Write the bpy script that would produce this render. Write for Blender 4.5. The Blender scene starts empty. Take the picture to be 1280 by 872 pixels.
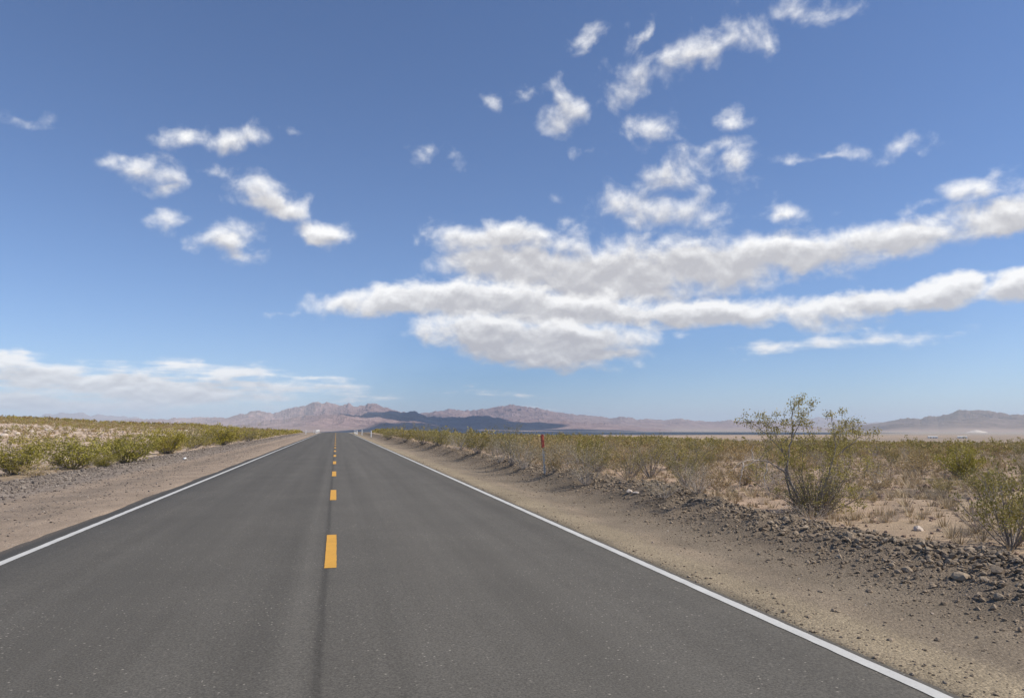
import bpy, math, random
import numpy as np
from mathutils import Vector

R = math.radians
S = bpy.context.scene
COL = S.collection
rnd = random.Random(7)
rng = np.random.default_rng(7)

# ------------------------------------------------------------------ camera
CAM_H, F = 1.55, 900.0
PITCH = math.atan(97.0 / F)
YAW = math.atan(220.0 / F * math.cos(PITCH))
cp, sp, ca, sa = math.cos(PITCH), math.sin(PITCH), math.cos(YAW), math.sin(YAW)
FW = np.array([sa * cp, ca * cp, sp])
RT = np.array([ca, -sa, 0.0])
UP = np.array([-sa * sp, -ca * sp, cp])
cam_d = bpy.data.cameras.new('camera')
cam = bpy.data.objects.new('camera', cam_d)
COL.objects.link(cam)
cam.location = (0, 0, CAM_H)
cam.rotation_euler = (math.pi / 2 + PITCH, 0, -YAW)
cam_d.sensor_fit = 'HORIZONTAL'
cam_d.sensor_width = 36.0
cam_d.lens = F / 1280.0 * 36.0
cam_d.clip_start = 0.05
cam_d.clip_end = 200000
S.camera = cam


def ray(px, py):
    d = FW * F + RT * (px - 640.0) + UP * (436.0 - py)
    return d / np.linalg.norm(d)


def az_el(px, py):
    d = ray(px, py)
    return math.degrees(math.atan2(d[0], d[1])), math.degrees(math.asin(d[2]))


# ------------------------------------------------------------------ helpers
def tag(o, label=None, cat=None, group=None, kind=None):
    if label: o['label'] = label
    if cat: o['category'] = cat
    if group: o['group'] = group
    if kind: o['kind'] = kind
    return o


def empty(name, loc=(0, 0, 0), rz=0.0):
    o = bpy.data.objects.new(name, None)
    COL.objects.link(o)
    o.location = loc
    o.rotation_euler = (0, 0, rz)
    o.empty_display_size = 0.2
    return o


def mesh_data(name, V, T, mat=None, smooth=False, mats=None, midx=None):
    V = np.asarray(V, dtype=np.float32).reshape(-1, 3)
    T = np.asarray(T, dtype=np.int32)
    k = T.shape[1]
    me = bpy.data.meshes.new(name)
    me.vertices.add(len(V)); me.vertices.foreach_set('co', V.ravel())
    me.loops.add(T.size); me.loops.foreach_set('vertex_index', T.ravel())
    me.polygons.add(len(T))
    me.polygons.foreach_set('loop_start', np.arange(0, T.size, k, dtype=np.int32))
    me.polygons.foreach_set('loop_total', np.full(len(T), k, dtype=np.int32))
    me.polygons.foreach_set('use_smooth', np.full(len(T), smooth, dtype=bool))
    if mat: me.materials.append(mat)
    me.update(calc_edges=True)
    me.validate()
    return me


def link(name, me, parent=None, loc=None):
    o = bpy.data.objects.new(name, me)
    COL.objects.link(o)
    if parent is not None: o.parent = parent
    if loc is not None: o.location = loc
    return o


def copy_tree(o, parent=None):
    c = o.copy(); COL.objects.link(c)
    c.parent = parent
    for ch in list(o.children):
        copy_tree(ch, c)
    return c


class MB:
    """collects polygons of any size for one mesh"""
    def __init__(self): self.v, self.f = [], []

    def box(self, x0, x1, y0, y1, z0, z1):
        b = len(self.v)
        self.v += [(x0, y0, z0), (x1, y0, z0), (x1, y1, z0), (x0, y1, z0), (x0, y0, z1), (x1, y0, z1), (x1, y1, z1), (x0, y1, z1)]
        self.f += [tuple(b + i for i in q) for q in ((3, 2, 1, 0), (4, 5, 6, 7), (0, 1, 5, 4), (1, 2, 6, 5), (2, 3, 7, 6), (3, 0, 4, 7))]

    def prism(self, prof, y0, y1):
        """profile in x/z extruded along y"""
        b = len(self.v); n = len(prof)
        self.v += [(x, y0, z) for x, z in prof] + [(x, y1, z) for x, z in prof]
        self.f.append(tuple(b + i for i in range(n)))
        self.f.append(tuple(b + n + i for i in reversed(range(n))))
        for i in range(n):
            j = (i + 1) % n
            self.f.append((b + j, b + i, b + n + i, b + n + j))

    def build(self, name, mat, parent=None, bevel=0):
        me = bpy.data.meshes.new(name)
        me.from_pydata(self.v, [], self.f); me.update()
        me.materials.append(mat)
        o = link(name, me, parent)
        if bevel:
            m = o.modifiers.new('bevel', 'BEVEL'); m.width = bevel; m.segments = 2
        return o


class TB:
    """collects tapered tubes and leaves (triangles) for shrubs"""
    def __init__(self): self.v, self.t = [], []

    def tube(self, pts, radii, sides=4):
        pts = [Vector(p) for p in pts]
        b = len(self.v); n = len(pts)
        for i, p in enumerate(pts):
            d = (pts[min(i + 1, n - 1)] - pts[max(i - 1, 0)])
            if d.length < 1e-6: d = Vector((0, 0, 1))
            d.normalize()
            a = d.cross(Vector((0.31, 0.83, 0.46))); a.normalize()
            c = d.cross(a)
            for s in range(sides):
                th = 2 * math.pi * s / sides
                self.v.append(p + (a * math.cos(th) + c * math.sin(th)) * radii[i])
        for i in range(n - 1):
            for s in range(sides):
                q = (s + 1) % sides
                A, B, Cc, D = b + i * sides + s, b + i * sides + q, b + (i + 1) * sides + q, b + (i + 1) * sides + s
                self.t += [(A, B, Cc), (A, Cc, D)]

    def leaf(self, p, size, r, wide=0.5):
        d = Vector((r.gauss(0, 1), r.gauss(0, 1), r.gauss(0.35, 0.8))); d.normalize()
        s = d.cross(Vector((r.gauss(0, 1), r.gauss(0, 1), r.gauss(0, 1))))
        if s.length < 1e-4: return
        s.normalize()
        b = len(self.v); p = Vector(p)
        self.v += [p, p + d * size * .5 + s * size * wide * .5, p + d * size, p + d * size * .5 - s * size * wide * .5]
        self.t += [(b, b + 1, b + 2), (b, b + 2, b + 3)]

    def data(self, name, mat):
        return mesh_data(name, [tuple(v) for v in self.v], self.t, mat)


# numpy value noise ---------------------------------------------------------
def vnoise(x, y, seed=0):
    x = np.asarray(x, float); y = np.asarray(y, float)
    xi, yi = np.floor(x), np.floor(y)
    fx, fy = x - xi, y - yi
    fx = fx * fx * (3 - 2 * fx); fy = fy * fy * (3 - 2 * fy)

    def h(a, b):
        v = np.sin(a * 127.1 + b * 311.7 + seed * 74.7) * 43758.5453
        return v - np.floor(v)
    return (h(xi, yi) * (1 - fx) + h(xi + 1, yi) * fx) * (1 - fy) + (h(xi, yi + 1) * (1 - fx) + h(xi + 1, yi + 1) * fx) * fy


def fbm(x, y, seed=0, oct=5, gain=0.5):
    s = 0.0; a = 1.0; t = 0.0
    for i in range(oct):
        s = s + a * vnoise(x * 2 ** i + 17.3 * i, y * 2 ** i - 9.1 * i, seed + i)
        t += a; a *= gain
    return s / t


def ridged(x, y, seed=0, oct=5, gain=0.55):
    s = 0.0; a = 1.0; t = 0.0
    for i in range(oct):
        s = s + a * (1 - np.abs(2 * vnoise(x * 2 ** i + 5.3 * i, y * 2 ** i + 3.7 * i, seed + i) - 1))
        t += a; a *= gain
    return s / t


def sstep(a, b, x):
    t = np.clip((np.asarray(x, float) - a) / (b - a), 0, 1)
    return t * t * (3 - 2 * t)


# ------------------------------------------------------------------ terrain
# rows below the eye level (in 1/900 rad) of the land by azimuth from the road: gives crest, bank and basin
AZS = [-60, -22, -12, -4, 0, 4, 14, 24, 32, 60]
FAR = [(1500, 12), (3000, 11), (5000, 8), (9000, 5.6), (20000, 3.6), (60000, 2)]
TAB = {
    -60: [(60, 17), (100, 4), (150, -3), (250, -8), (350, -9), (500, -7), (1000, -2), (3000, 3), (9000, 4.5), (20000, 3.6), (60000, 2)],
    -22: [(60, 17), (100, 4), (150, -3.5), (250, -8.5), (350, -9.5), (500, -7.5), (1000, -2), (3000, 3), (9000, 4.5), (20000, 3.6), (60000, 2)],
    -12: [(60, 20), (100, 9), (150, 3.5), (200, 0), (260, -2.5), (350, -3), (500, -1), (1000, 3), (3000, 5), (9000, 4.8), (20000, 3.6), (60000, 2)],
    -4: [(60, 23), (100, 13), (150, 8), (200, 5.6), (260, 4.6), (350, 5.2), (600, 8), (1500, 10), (3000, 9), (9000, 5.4), (20000, 3.6), (60000, 2)],
    0: [(60, 23.2), (100, 14), (150, 9.3), (185, 7.65), (230, 6.7), (285, 6.9), (350, 8.4), (600, 12)] + FAR,
    4: [(60, 23.2), (100, 14), (150, 9.8), (185, 8.5), (230, 7.9), (285, 8.2), (350, 9.4), (600, 12.3)] + FAR,
    14: [(60, 23.4), (100, 15), (130, 13.2), (155, 12.9), (200, 13.8), (500, 15), (1500, 14)] + FAR[1:],
    24: [(60, 24), (100, 17.4), (150, 16), (200, 15.8), (500, 15.2), (1500, 14)] + FAR[1:],
    32: [(60, 25), (100, 20.5), (200, 19.5), (500, 19), (1000, 18), (2000, 14), (3000, 10.5), (5000, 7.6), (9000, 5.4), (20000, 3.6), (60000, 2)],
    60: [(60, 25.5), (100, 21.5), (200, 20.5), (500, 19.5), (1000, 18), (2000, 14), (3000, 10.5), (5000, 7.6), (9000, 5.4), (20000, 3.6), (60000, 2)],
}
LG = np.linspace(math.log(1.0), math.log(60000.0), 400)
ZT = []
for a_ in AZS:
    kn = [(0.1, 0.0), (36, 0.0)] + [(d, CAM_H - d * r / 900.0) for d, r in TAB[a_]]
    z_ = np.interp(LG, [math.log(d) for d, _ in kn], [z for _, z in kn])
    kx = np.arange(-9, 10); k_ = np.exp(-(kx / 4.5) ** 2); k_ /= k_.sum()
    zp = np.pad(z_, 9, mode='edge')
    zs = np.convolve(zp, k_, mode='valid')
    w_ = sstep(math.log(5000), math.log(20000), LG)
    ZT.append(zs * (1 - w_) + z_ * w_)
ZT = np.array(ZT)
AZ_A = np.array(AZS, float)


def z_land(X, Y):
    X = np.asarray(X, float); Y = np.asarray(Y, float)
    d = np.maximum(np.hypot(X, Y), 1.0)
    az = np.degrees(np.arctan2(X, np.maximum(Y, 1e-3)))
    az = np.where(Y < 0, np.sign(X + 1e-9) * 60, az)
    az = np.clip(az, -60, 60)
    i = np.clip(np.searchsorted(AZ_A, az, side='right') - 1, 0, len(AZS) - 2)
    fa = (az - AZ_A[i]) / (AZ_A[i + 1] - AZ_A[i])
    fa = fa * fa * (3 - 2 * fa)
    li = (np.log(d) - LG[0]) / (LG[1] - LG[0])
    j = np.clip(li.astype(int), 0, len(LG) - 2); fj = np.clip(li - j, 0, 1)
    z0 = ZT[i, j] * (1 - fj) + ZT[i, j + 1] * fj
    z1 = ZT[i + 1, j] * (1 - fj) + ZT[i + 1, j + 1] * fj
    z = z0 * (1 - fa) + z1 * fa
    return np.where(Y < 0, z * 0, z)


def z_road(Y):
    return z_land(np.zeros_like(np.asarray(Y, float)), Y)


L_EDGE, R_EDGE = -4.06, 3.58      # tarmac edges


def berm_c(Y): return 6.75 + 0.45 * (vnoise(Y / 5.0, Y * 0 + 3.3, 5) - 0.5)


def ground_z(X, Y):
    X = np.asarray(X, float); Y = np.asarray(Y, float)
    zr = z_road(Y)
    w = sstep(9, 26, np.abs(X))
    z = zr * (1 - w) + z_land(X, Y) * w
    near = 1 - sstep(120, 400, np.hypot(X, Y))
    # shoulders fall away
    sh_r = sstep(R_EDGE, 5.6, X); sh_l = sstep(-L_EDGE, 9.0, -X)
    z = z - 0.07 * sh_r * near - 0.10 * sh_l * near
    # under the tarmac
    under = (X > L_EDGE + 0.12) & (X < R_EDGE - 0.10)
    z = z - np.where(under, 0.08, 0.012)
    # windrow of bulldozed soil on the right
    c = berm_c(Y)
    b = np.exp(-(np.abs(X - c) / 0.85) ** 2.4)
    hgt = 0.29 * (0.65 + 0.7 * vnoise(Y / 1.7, X / 2.0, 8))
    rough = (fbm(X * 4.5, Y * 4.5, 11, 3) - 0.5) * 0.26
    z = z + near * b * (hgt + rough)
    # low windrow of stones on the left
    cl = -8.3 + 0.4 * (vnoise(Y / 7.0, Y * 0, 15) - 0.5)
    b2 = np.exp(-((X - cl) / 0.85) ** 2)
    z = z + near * b2 * (0.12 + (fbm(X * 5, Y * 5, 14, 2) - 0.5) * 0.10)
    # desert floor hummocks
    out = np.maximum(sstep(7.8, 10.5, X), sstep(9.6, 13, -X))
    z = z + out * near * ((fbm(X / 2.6, Y / 2.6, 21, 4) - 0.5) * 0.34)
    z = z + near * (fbm(X * 2.2, Y * 2.2, 23, 2) - 0.5) * 0.03 * (~under)
    return z


def gz(x, y): return float(ground_z(np.array([x]), np.array([y]))[0])


def gp(px, py):
    """point where a sight line of the survey photograph meets the land"""
    d = ray(px, py)
    t = 1.0
    prev = t
    while t < 60000:
        x, y, z = d[0] * t, d[1] * t, CAM_H + d[2] * t
        if z < gz(x, y):
            lo, hi = prev, t
            for _ in range(24):
                m = (lo + hi) / 2
                if CAM_H + d[2] * m < gz(d[0] * m, d[1] * m): hi = m
                else: lo = m
            return d[0] * hi, d[1] * hi
        prev = t
        t *= 1.02
    return d[0] * t, d[1] * t


def flat(px, py):
    d = ray(px, py); t = -CAM_H / d[2]
    return d[0] * t, d[1] * t


# ------------------------------------------------------------------ materials
def nt(name):
    m = bpy.data.materials.new(name); m.use_nodes = True
    n = m.node_tree
    return m, n, n.nodes['Principled BSDF']


def N(n, t, **kw):
    x = n.nodes.new(t)
    for k, v in kw.items(): setattr(x, k, v)
    return x


def noise_node(n, vec, scale, detail=4, rough=0.55):
    x = N(n, 'ShaderNodeTexNoise')
    x.inputs['Scale'].default_value = scale; x.inputs['Detail'].default_value = detail
    x.inputs['Roughness'].default_value = rough
    if vec is not None: n.links.new(vec, x.inputs['Vector'])
    return x


def ramp(n, fac, stops):
    x = N(n, 'ShaderNodeValToRGB')
    cr = x.color_ramp
    while len(cr.elements) < len(stops): cr.elements.new(0.5)
    for e, (p, c) in zip(cr.elements, stops):
        e.position = p
        e.color = (*c, 1) if hasattr(c, '__len__') else (c, c, c, 1)
    n.links.new(fac, x.inputs['Fac'])
    return x


def mix(n, a, b, fac, mode='MIX'):
    x = N(n, 'ShaderNodeMix', data_type='RGBA', blend_type=mode)
    for sock, v in ((x.inputs[0], fac), (x.inputs[6], a), (x.inputs[7], b)):
        if isinstance(v, (int, float)): sock.default_value = v
        elif isinstance(v, (tuple, list)): sock.default_value = (*v, 1)
        else: n.links.new(v, sock)
    return x.outputs[2]


def mat_simple(name, col, rough=0.8, var=0.15, scale=8.0, metal=0.0, bump=0.0):
    m, n, b = nt(name)
    tc = N(n, 'ShaderNodeTexCoord')
    x = noise_node(n, tc.outputs['Object'], scale, 5)
    lo = tuple(c * (1 - var) for c in col); hi = tuple(min(1, c * (1 + var)) for c in col)
    r = ramp(n, x.outputs['Fac'], [(0.3, lo), (0.7, hi)])
    n.links.new(r.outputs['Color'], b.inputs['Base Color'])
    b.inputs['Roughness'].default_value = rough; b.inputs['Metallic'].default_value = metal
    if bump:
        bp = N(n, 'ShaderNodeBump'); bp.inputs['Strength'].default_value = bump; bp.inputs['Distance'].default_value = 0.02
        n.links.new(x.outputs['Fac'], bp.inputs['Height']); n.links.new(bp.outputs['Normal'], b.inputs['Normal'])
    return m


def mat_ground():
    m, n, b = nt('desert_ground')
    at = N(n, 'ShaderNodeAttribute', attribute_name='tint')
    tc = N(n, 'ShaderNodeTexCoord'); P = tc.outputs['Object']
    big = noise_node(n, P, 0.9, 6, 0.6)
    r1 = ramp(n, big.outputs['Fac'], [(0.3, 0.96), (0.7, 1.38)])
    c = mix(n, at.outputs['Color'], r1.outputs['Color'], 1.0, 'MULTIPLY')
    sm = noise_node(n, P, 42, 6, 0.75)
    r2 = ramp(n, sm.outputs['Fac'], [(0.33, 0.60), (0.5, 1.0), (0.68, 1.35)])
    c = mix(n, c, r2.outputs['Color'], 1.0, 'MULTIPLY')
    vo = N(n, 'ShaderNodeTexVoronoi'); vo.inputs['Scale'].default_value = 52
    n.links.new(P, vo.inputs['Vector'])
    pebble = ramp(n, vo.outputs['Color'], [(0.0, 0.62), (0.6, 1.0), (0.86, 1.1), (1.0, 1.75)])
    c = mix(n, c, pebble.outputs['Color'], 0.75, 'MULTIPLY')
    # broad washes of colour over the plain
    far = noise_node(n, P, 0.016, 6, 0.6)
    r3 = ramp(n, far.outputs['Fac'], [(0.35, (0.86, 0.86, 0.84)), (0.65, (1.12, 1.10, 1.08))])
    c = mix(n, c, r3.outputs['Color'], 1.0, 'MULTIPLY')
    n.links.new(c, b.inputs['Base Color'])
    b.inputs['Roughness'].default_value = 0.95; b.inputs['Specular IOR Level'].default_value = 0.15
    ad = N(n, 'ShaderNodeMath', operation='ADD')
    n.links.new(sm.outputs['Fac'], ad.inputs[0])
    iv = N(n, 'ShaderNodeMath', operation='MULTIPLY'); iv.inputs[1].default_value = -0.9
    n.links.new(vo.outputs['Distance'], iv.inputs[0]); n.links.new(iv.outputs[0], ad.inputs[1])
    bp = N(n, 'ShaderNodeBump'); bp.inputs['Strength'].default_value = 0.6; bp.inputs['Distance'].default_value = 0.018
    n.links.new(ad.outputs[0], bp.inputs['Height']); n.links.new(bp.outputs['Normal'], b.inputs['Normal'])
    return m


def mat_asphalt():
    m, n, b = nt('asphalt')
    tc = N(n, 'ShaderNodeTexCoord'); P = tc.outputs['Object']
    se = N(n, 'ShaderNodeSeparateXYZ'); n.links.new(P, se.inputs[0])
    st = N(n, 'ShaderNodeMapping'); st.inputs['Scale'].default_value = (1.6, 0.035, 1)
    n.links.new(P, st.inputs['Vector'])
    streak = noise_node(n, st.outputs['Vector'], 1.6, 5, 0.6)
    wob = noise_node(n, P, 0.7, 3)
    # x, gently wandering, mapped to 0..1 across the carriageway
    x1 = N(n, 'ShaderNodeMath', operation='MULTIPLY_ADD'); x1.inputs[1].default_value = 0.035
    n.links.new(wob.outputs['Fac'], x1.inputs[0]); n.links.new(se.outputs['X'], x1.inputs[2])
    mp = N(n, 'ShaderNodeMapRange'); mp.inputs['From Min'].default_value = -4.2; mp.inputs['From Max'].default_value = 3.8
    n.links.new(x1.outputs[0], mp.inputs['Value'])

    def f(x): return (x + 0.0175 + 4.2) / 8.0
    A = 1.0
    lanes = ramp(n, mp.outputs['Result'], [
        (f(-4.1), 0.62), (f(-3.75), 0.80), (f(-2.9), 0.98), (f(-2.0), 0.90), (f(-1.1), 1.02), (f(-0.42), 0.88), (f(-0.26), 1.10),
        (f(-0.15), 1.02), (f(-0.11), 0.98), (f(-0.09), 0.72), (f(-0.05), 0.70), (f(-0.032), 1.0), (f(0.35), 1.06), (f(0.42), 0.97),
        (f(0.9), 1.12), (f(1.7), 1.02), (f(2.5), 1.10), (f(3.1), 0.96), (f(3.5), 0.80)])
    base = ramp(n, streak.outputs['Fac'], [(0.3, (0.096, 0.088, 0.074)), (0.7, (0.119, 0.110, 0.093))])
    c = mix(n, base.outputs['Color'], lanes.outputs['Color'], 1.0, 'MULTIPLY')
    bl = noise_node(n, P, 0.55, 5, 0.6)
    rb = ramp(n, bl.outputs['Fac'], [(0.3, 0.93), (0.7, 1.07)])
    c = mix(n, c, rb.outputs['Color'], 1.0, 'MULTIPLY')
    gr = noise_node(n, P, 60, 4, 0.9)
    rg = ramp(n, gr.outputs['Fac'], [(0.3, 0.42), (0.5, 1.0), (0.72, 1.75)])
    c = mix(n, c, rg.outputs['Color'], 1.0, 'MULTIPLY')
    vo = N(n, 'ShaderNodeTexVoronoi'); vo.inputs['Scale'].default_value = 47
    n.links.new(P, vo.inputs['Vector'])
    chip = ramp(n, vo.outputs['Color'], [(0.84, 0.0), (0.90, 1.0)])
    cd = ramp(n, vo.outputs['Distance'], [(0.24, 1.0), (0.42, 0.0)])
    cm = N(n, 'ShaderNodeMath', operation='MULTIPLY')
    n.links.new(chip.outputs['Color'], cm.inputs[0]); n.links.new(cd.outputs['Color'], cm.inputs[1])
    pat = ramp(n, bl.outputs['Fac'], [(0.38, 0.25), (0.62, 1.0)])
    cm2 = N(n, 'ShaderNodeMath', operation='MULTIPLY')
    n.links.new(cm.outputs[0], cm2.inputs[0]); n.links.new(pat.outputs['Color'], cm2.inputs[1])
    c = mix(n, c, (0.40, 0.365, 0.30), cm2.outputs[0])
    du = ramp(n, mp.outputs['Result'], [(f(-4.12), 1.0), (f(-3.86), 0.0), (f(3.50), 0.0), (f(3.62), 0.8)])
    dn = ramp(n, gr.outputs['Fac'], [(0.38, 0.0), (0.58, 1.0)])
    dm = N(n, 'ShaderNodeMath', operation='MULTIPLY'); n.links.new(du.outputs['Color'], dm.inputs[0]); n.links.new(dn.outputs['Color'], dm.inputs[1])
    c = mix(n, c, (0.27, 0.21, 0.15), dm.outputs[0])
    n.links.new(c, b.inputs['Base Color'])
    b.inputs['Roughness'].default_value = 0.88; b.inputs['Specular IOR Level'].default_value = 0.25
    bp = N(n, 'ShaderNodeBump'); bp.inputs['Strength'].default_value = 0.35; bp.inputs['Distance'].default_value = 0.006
    n.links.new(gr.outputs['Fac'], bp.inputs['Height']); n.links.new(bp.outputs['Normal'], b.inputs['Normal'])
    return m


def mat_paint(name, col, wear=0.5):
    m, n, b = nt(name)
    tc = N(n, 'ShaderNodeTexCoord'); P = tc.outputs['Object']
    w = noise_node(n, P, 55, 6, 0.8)
    r = ramp(n, w.outputs['Fac'], [(0.30, tuple(c * wear for c in col)), (0.44, col), (0.75, tuple(min(1, c * 1.08) for c in col))])
    w2 = noise_node(n, P, 3.0, 4, 0.6)
    r2 = ramp(n, w2.outputs['Fac'], [(0.3, 0.86), (0.65, 1.0)])
    c = mix(n, r.outputs['Color'], r2.outputs['Color'], 1.0, 'MULTIPLY')
    n.links.new(c, b.inputs['Base Color']); b.inputs['Roughness'].default_value = 0.7
    return m


def mat_leaf(name, c0, c1, c2=None, trans=0.25):
    m, n, b = nt(name)
    tc = N(n, 'ShaderNodeTexCoord'); ge = N(n, 'ShaderNodeNewGeometry'); oi = N(n, 'ShaderNodeObjectInfo')
    r = ramp(n, ge.outputs['Random Per Island'], [(0.0, c0), (0.55, c1), (1.0, c2 or c1)])
    nz = noise_node(n, tc.outputs['Object'], 3.2, 3)
    rr = ramp(n, nz.outputs['Fac'], [(0.3, 0.72), (0.7, 1.25)])
    c = mix(n, r.outputs['Color'], rr.outputs['Color'], 1.0, 'MULTIPLY')
    ro = ramp(n, oi.outputs['Random'], [(0.0, (0.84, 0.80, 0.82)), (0.5, (1, 1, 1)), (1.0, (1.18, 1.10, 0.98))])
    c = mix(n, c, ro.outputs['Color'], 1.0, 'MULTIPLY')
    n.links.new(c, b.inputs['Base Color'])
    b.inputs['Roughness'].default_value = 0.6; b.inputs['Specular IOR Level'].default_value = 0.25
    if trans:
        tr = N(n, 'ShaderNodeBsdfTranslucent'); n.links.new(c, tr.inputs['Color'])
        ms = N(n, 'ShaderNodeMixShader'); ms.inputs[0].default_value = trans
        out = n.nodes['Material Output']
        n.links.new(b.outputs[0], ms.inputs[1]); n.links.new(tr.outputs[0], ms.inputs[2]); n.links.new(ms.outputs[0], out.inputs['Surface'])
    return m


def mat_island(name, c0, c1, c2, rough=0.95, scale=30):
    m, n, b = nt(name)
    tc = N(n, 'ShaderNodeTexCoord'); ge = N(n, 'ShaderNodeNewGeometry')
    r = ramp(n, ge.outputs['Random Per Island'], [(0.0, c0), (0.6, c1), (1.0, c2)])
    nz = noise_node(n, tc.outputs['Object'], scale, 5, 0.7)
    rr = ramp(n, nz.outputs['Fac'], [(0.3, 0.7), (0.7, 1.25)])
    c = mix(n, r.outputs['Color'], rr.outputs['Color'], 1.0, 'MULTIPLY')
    n.links.new(c, b.inputs['Base Color']); b.inputs['Roughness'].default_value = rough
    b.inputs['Specular IOR Level'].default_value = 0.15
    bp = N(n, 'ShaderNodeBump'); bp.inputs['Strength'].default_value = 0.5; bp.inputs['Distance'].default_value = 0.015
    n.links.new(nz.outputs['Fac'], bp.inputs['Height']); n.links.new(bp.outputs['Normal'], b.inputs['Normal'])
    return m


def mat_mountain(name, c0, c1, c2):
    m, n, b = nt(name)
    tc = N(n, 'ShaderNodeTexCoord'); P = tc.outputs['Object']
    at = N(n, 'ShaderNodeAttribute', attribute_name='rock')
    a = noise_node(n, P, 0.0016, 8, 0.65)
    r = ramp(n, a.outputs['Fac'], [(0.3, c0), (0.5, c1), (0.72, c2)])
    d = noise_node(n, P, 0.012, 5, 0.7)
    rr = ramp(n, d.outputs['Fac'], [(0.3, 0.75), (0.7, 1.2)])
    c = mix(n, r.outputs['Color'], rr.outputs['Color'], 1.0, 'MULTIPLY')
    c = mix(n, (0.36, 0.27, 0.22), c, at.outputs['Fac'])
    n.links.new(c, b.inputs['Base Color']); b.inputs['Roughness'].default_value = 1.0
    b.inputs['Specular IOR Level'].default_value = 0.0
    return m


M = dict(
    ground=mat_ground(), asphalt=mat_asphalt(),
    white=mat_paint('white_road_paint', (0.57, 0.56, 0.52), 0.6),
    yellow=mat_paint('yellow_road_paint', (0.66, 0.34, 0.04), 0.62),
    green=mat_leaf('creosote_leaf', (0.205, 0.18, 0.048), (0.305, 0.265, 0.08), (0.42, 0.34, 0.13)),
    airy=mat_leaf('airy_creosote_leaf', (0.27, 0.235, 0.06), (0.39, 0.335, 0.10), (0.50, 0.415, 0.16), 0.32),
    bright=mat_leaf('fresh_green_leaf', (0.225, 0.212, 0.034), (0.335, 0.30, 0.052), (0.45, 0.385, 0.10)),
    greyleaf=mat_leaf('grey_green_leaf', (0.24, 0.205, 0.115), (0.35, 0.30, 0.18), (0.45, 0.385, 0.25)),
    brown=mat_leaf('dried_brown_leaf', (0.30, 0.215, 0.088), (0.43, 0.315, 0.14), (0.54, 0.42, 0.23), 0.22),
    straw=mat_leaf('straw_blade', (0.32, 0.245, 0.145), (0.45, 0.355, 0.215), (0.58, 0.475, 0.31), 0.2),
    bark=mat_simple('grey_bark', (0.25, 0.215, 0.185), 0.9, 0.4, 30),
    darkbark=mat_simple('dark_bark', (0.11, 0.09, 0.075), 0.9, 0.4, 30),
    dead=mat_simple('bleached_twig', (0.45, 0.385, 0.32), 0.9, 0.3, 20),
    clod=mat_island('soil_clod', (0.21, 0.162, 0.115), (0.28, 0.22, 0.158), (0.36, 0.285, 0.205)),
    stone=mat_island('grey_stone', (0.165, 0.135, 0.112), (0.225, 0.188, 0.155), (0.34, 0.29, 0.24)),
    pale=mat_island('pale_rock', (0.36, 0.27, 0.21), (0.48, 0.39, 0.31), (0.66, 0.57, 0.48)),
    brownrock=mat_island('brown_rock', (0.22, 0.155, 0.115), (0.31, 0.22, 0.165), (0.40, 0.295, 0.225)),
    steel=mat_simple('galvanised_steel', (0.58, 0.58, 0.57), 0.5, 0.12, 15, 0.3),
    red=mat_simple('red_sheeting', (0.42, 0.075, 0.05), 0.45, 0.15, 20),
    orange=mat_simple('orange_reflector', (0.85, 0.22, 0.10), 0.3, 0.1, 40),
    dark=mat_simple('dark_edge', (0.09, 0.035, 0.04), 0.7, 0.2, 20),
    wpost=mat_simple('white_plastic', (0.74, 0.72, 0.68), 0.6, 0.1, 6),
    wall=mat_simple('white_wall', (0.78, 0.76, 0.72), 0.8, 0.06, 1),
    roofm=mat_simple('pale_metal_roof', (0.70, 0.69, 0.66), 0.5, 0.08, 1),
    door=mat_simple('brown_door', (0.16, 0.12, 0.09), 0.7, 0.1, 1),
    spoil=mat_simple('pale_spoil', (0.62, 0.54, 0.46), 0.95, 0.12, 0.05),
    glass=mat_simple('white_reflector', (0.85, 0.85, 0.82), 0.25, 0.05, 30),
)

# ------------------------------------------------------------------ ground sheet


def axis_lines(start, stop, step, grow):
    out = [start]
    while out[-1] < stop:
        out.append(out[-1] + max(step, grow * abs(out[-1])))
    return out


ylines = np.array([-400, -250, -150, -90, -60, -40, -28, -20, -14, -10, -7, -5, -3.5, -2, -1, 0, 1] + axis_lines(2, 14, 0.1, 0) + axis_lines(14.2, 40000, 0.1, 0.0125))
xr = np.array(axis_lines(0.0, 13, 0.13, 0) + axis_lines(13.3, 40000, 0.13, 0.05))
xlines = np.concatenate([-xr[:0:-1], xr])
# put lines on the tarmac edges
for e in (L_EDGE + 0.12, R_EDGE - 0.10, L_EDGE + 0.121, R_EDGE - 0.101):
    pass
XX, YY = np.meshgrid(xlines, ylines)
ZZ = ground_z(XX, YY)
ny, nx = XX.shape
idx = np.arange(ny * nx).reshape(ny, nx)
quads = np.stack([idx[:-1, :-1], idx[:-1, 1:], idx[1:, 1:], idx[1:, :-1]], -1).reshape(-1, 4)
gme = mesh_data('ground', np.stack([XX, YY, ZZ], -1).reshape(-1, 3), quads, M['ground'], True)

X, Y = XX.ravel(), YY.ravel()
D = np.hypot(X, Y)
AZ = np.degrees(np.arctan2(X, np.maximum(Y, 0.001)))


def C3(*c): return np.array(c, float)


def lay(col, c, w): return col * (1 - w[:, None]) + c * w[:, None]


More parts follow.
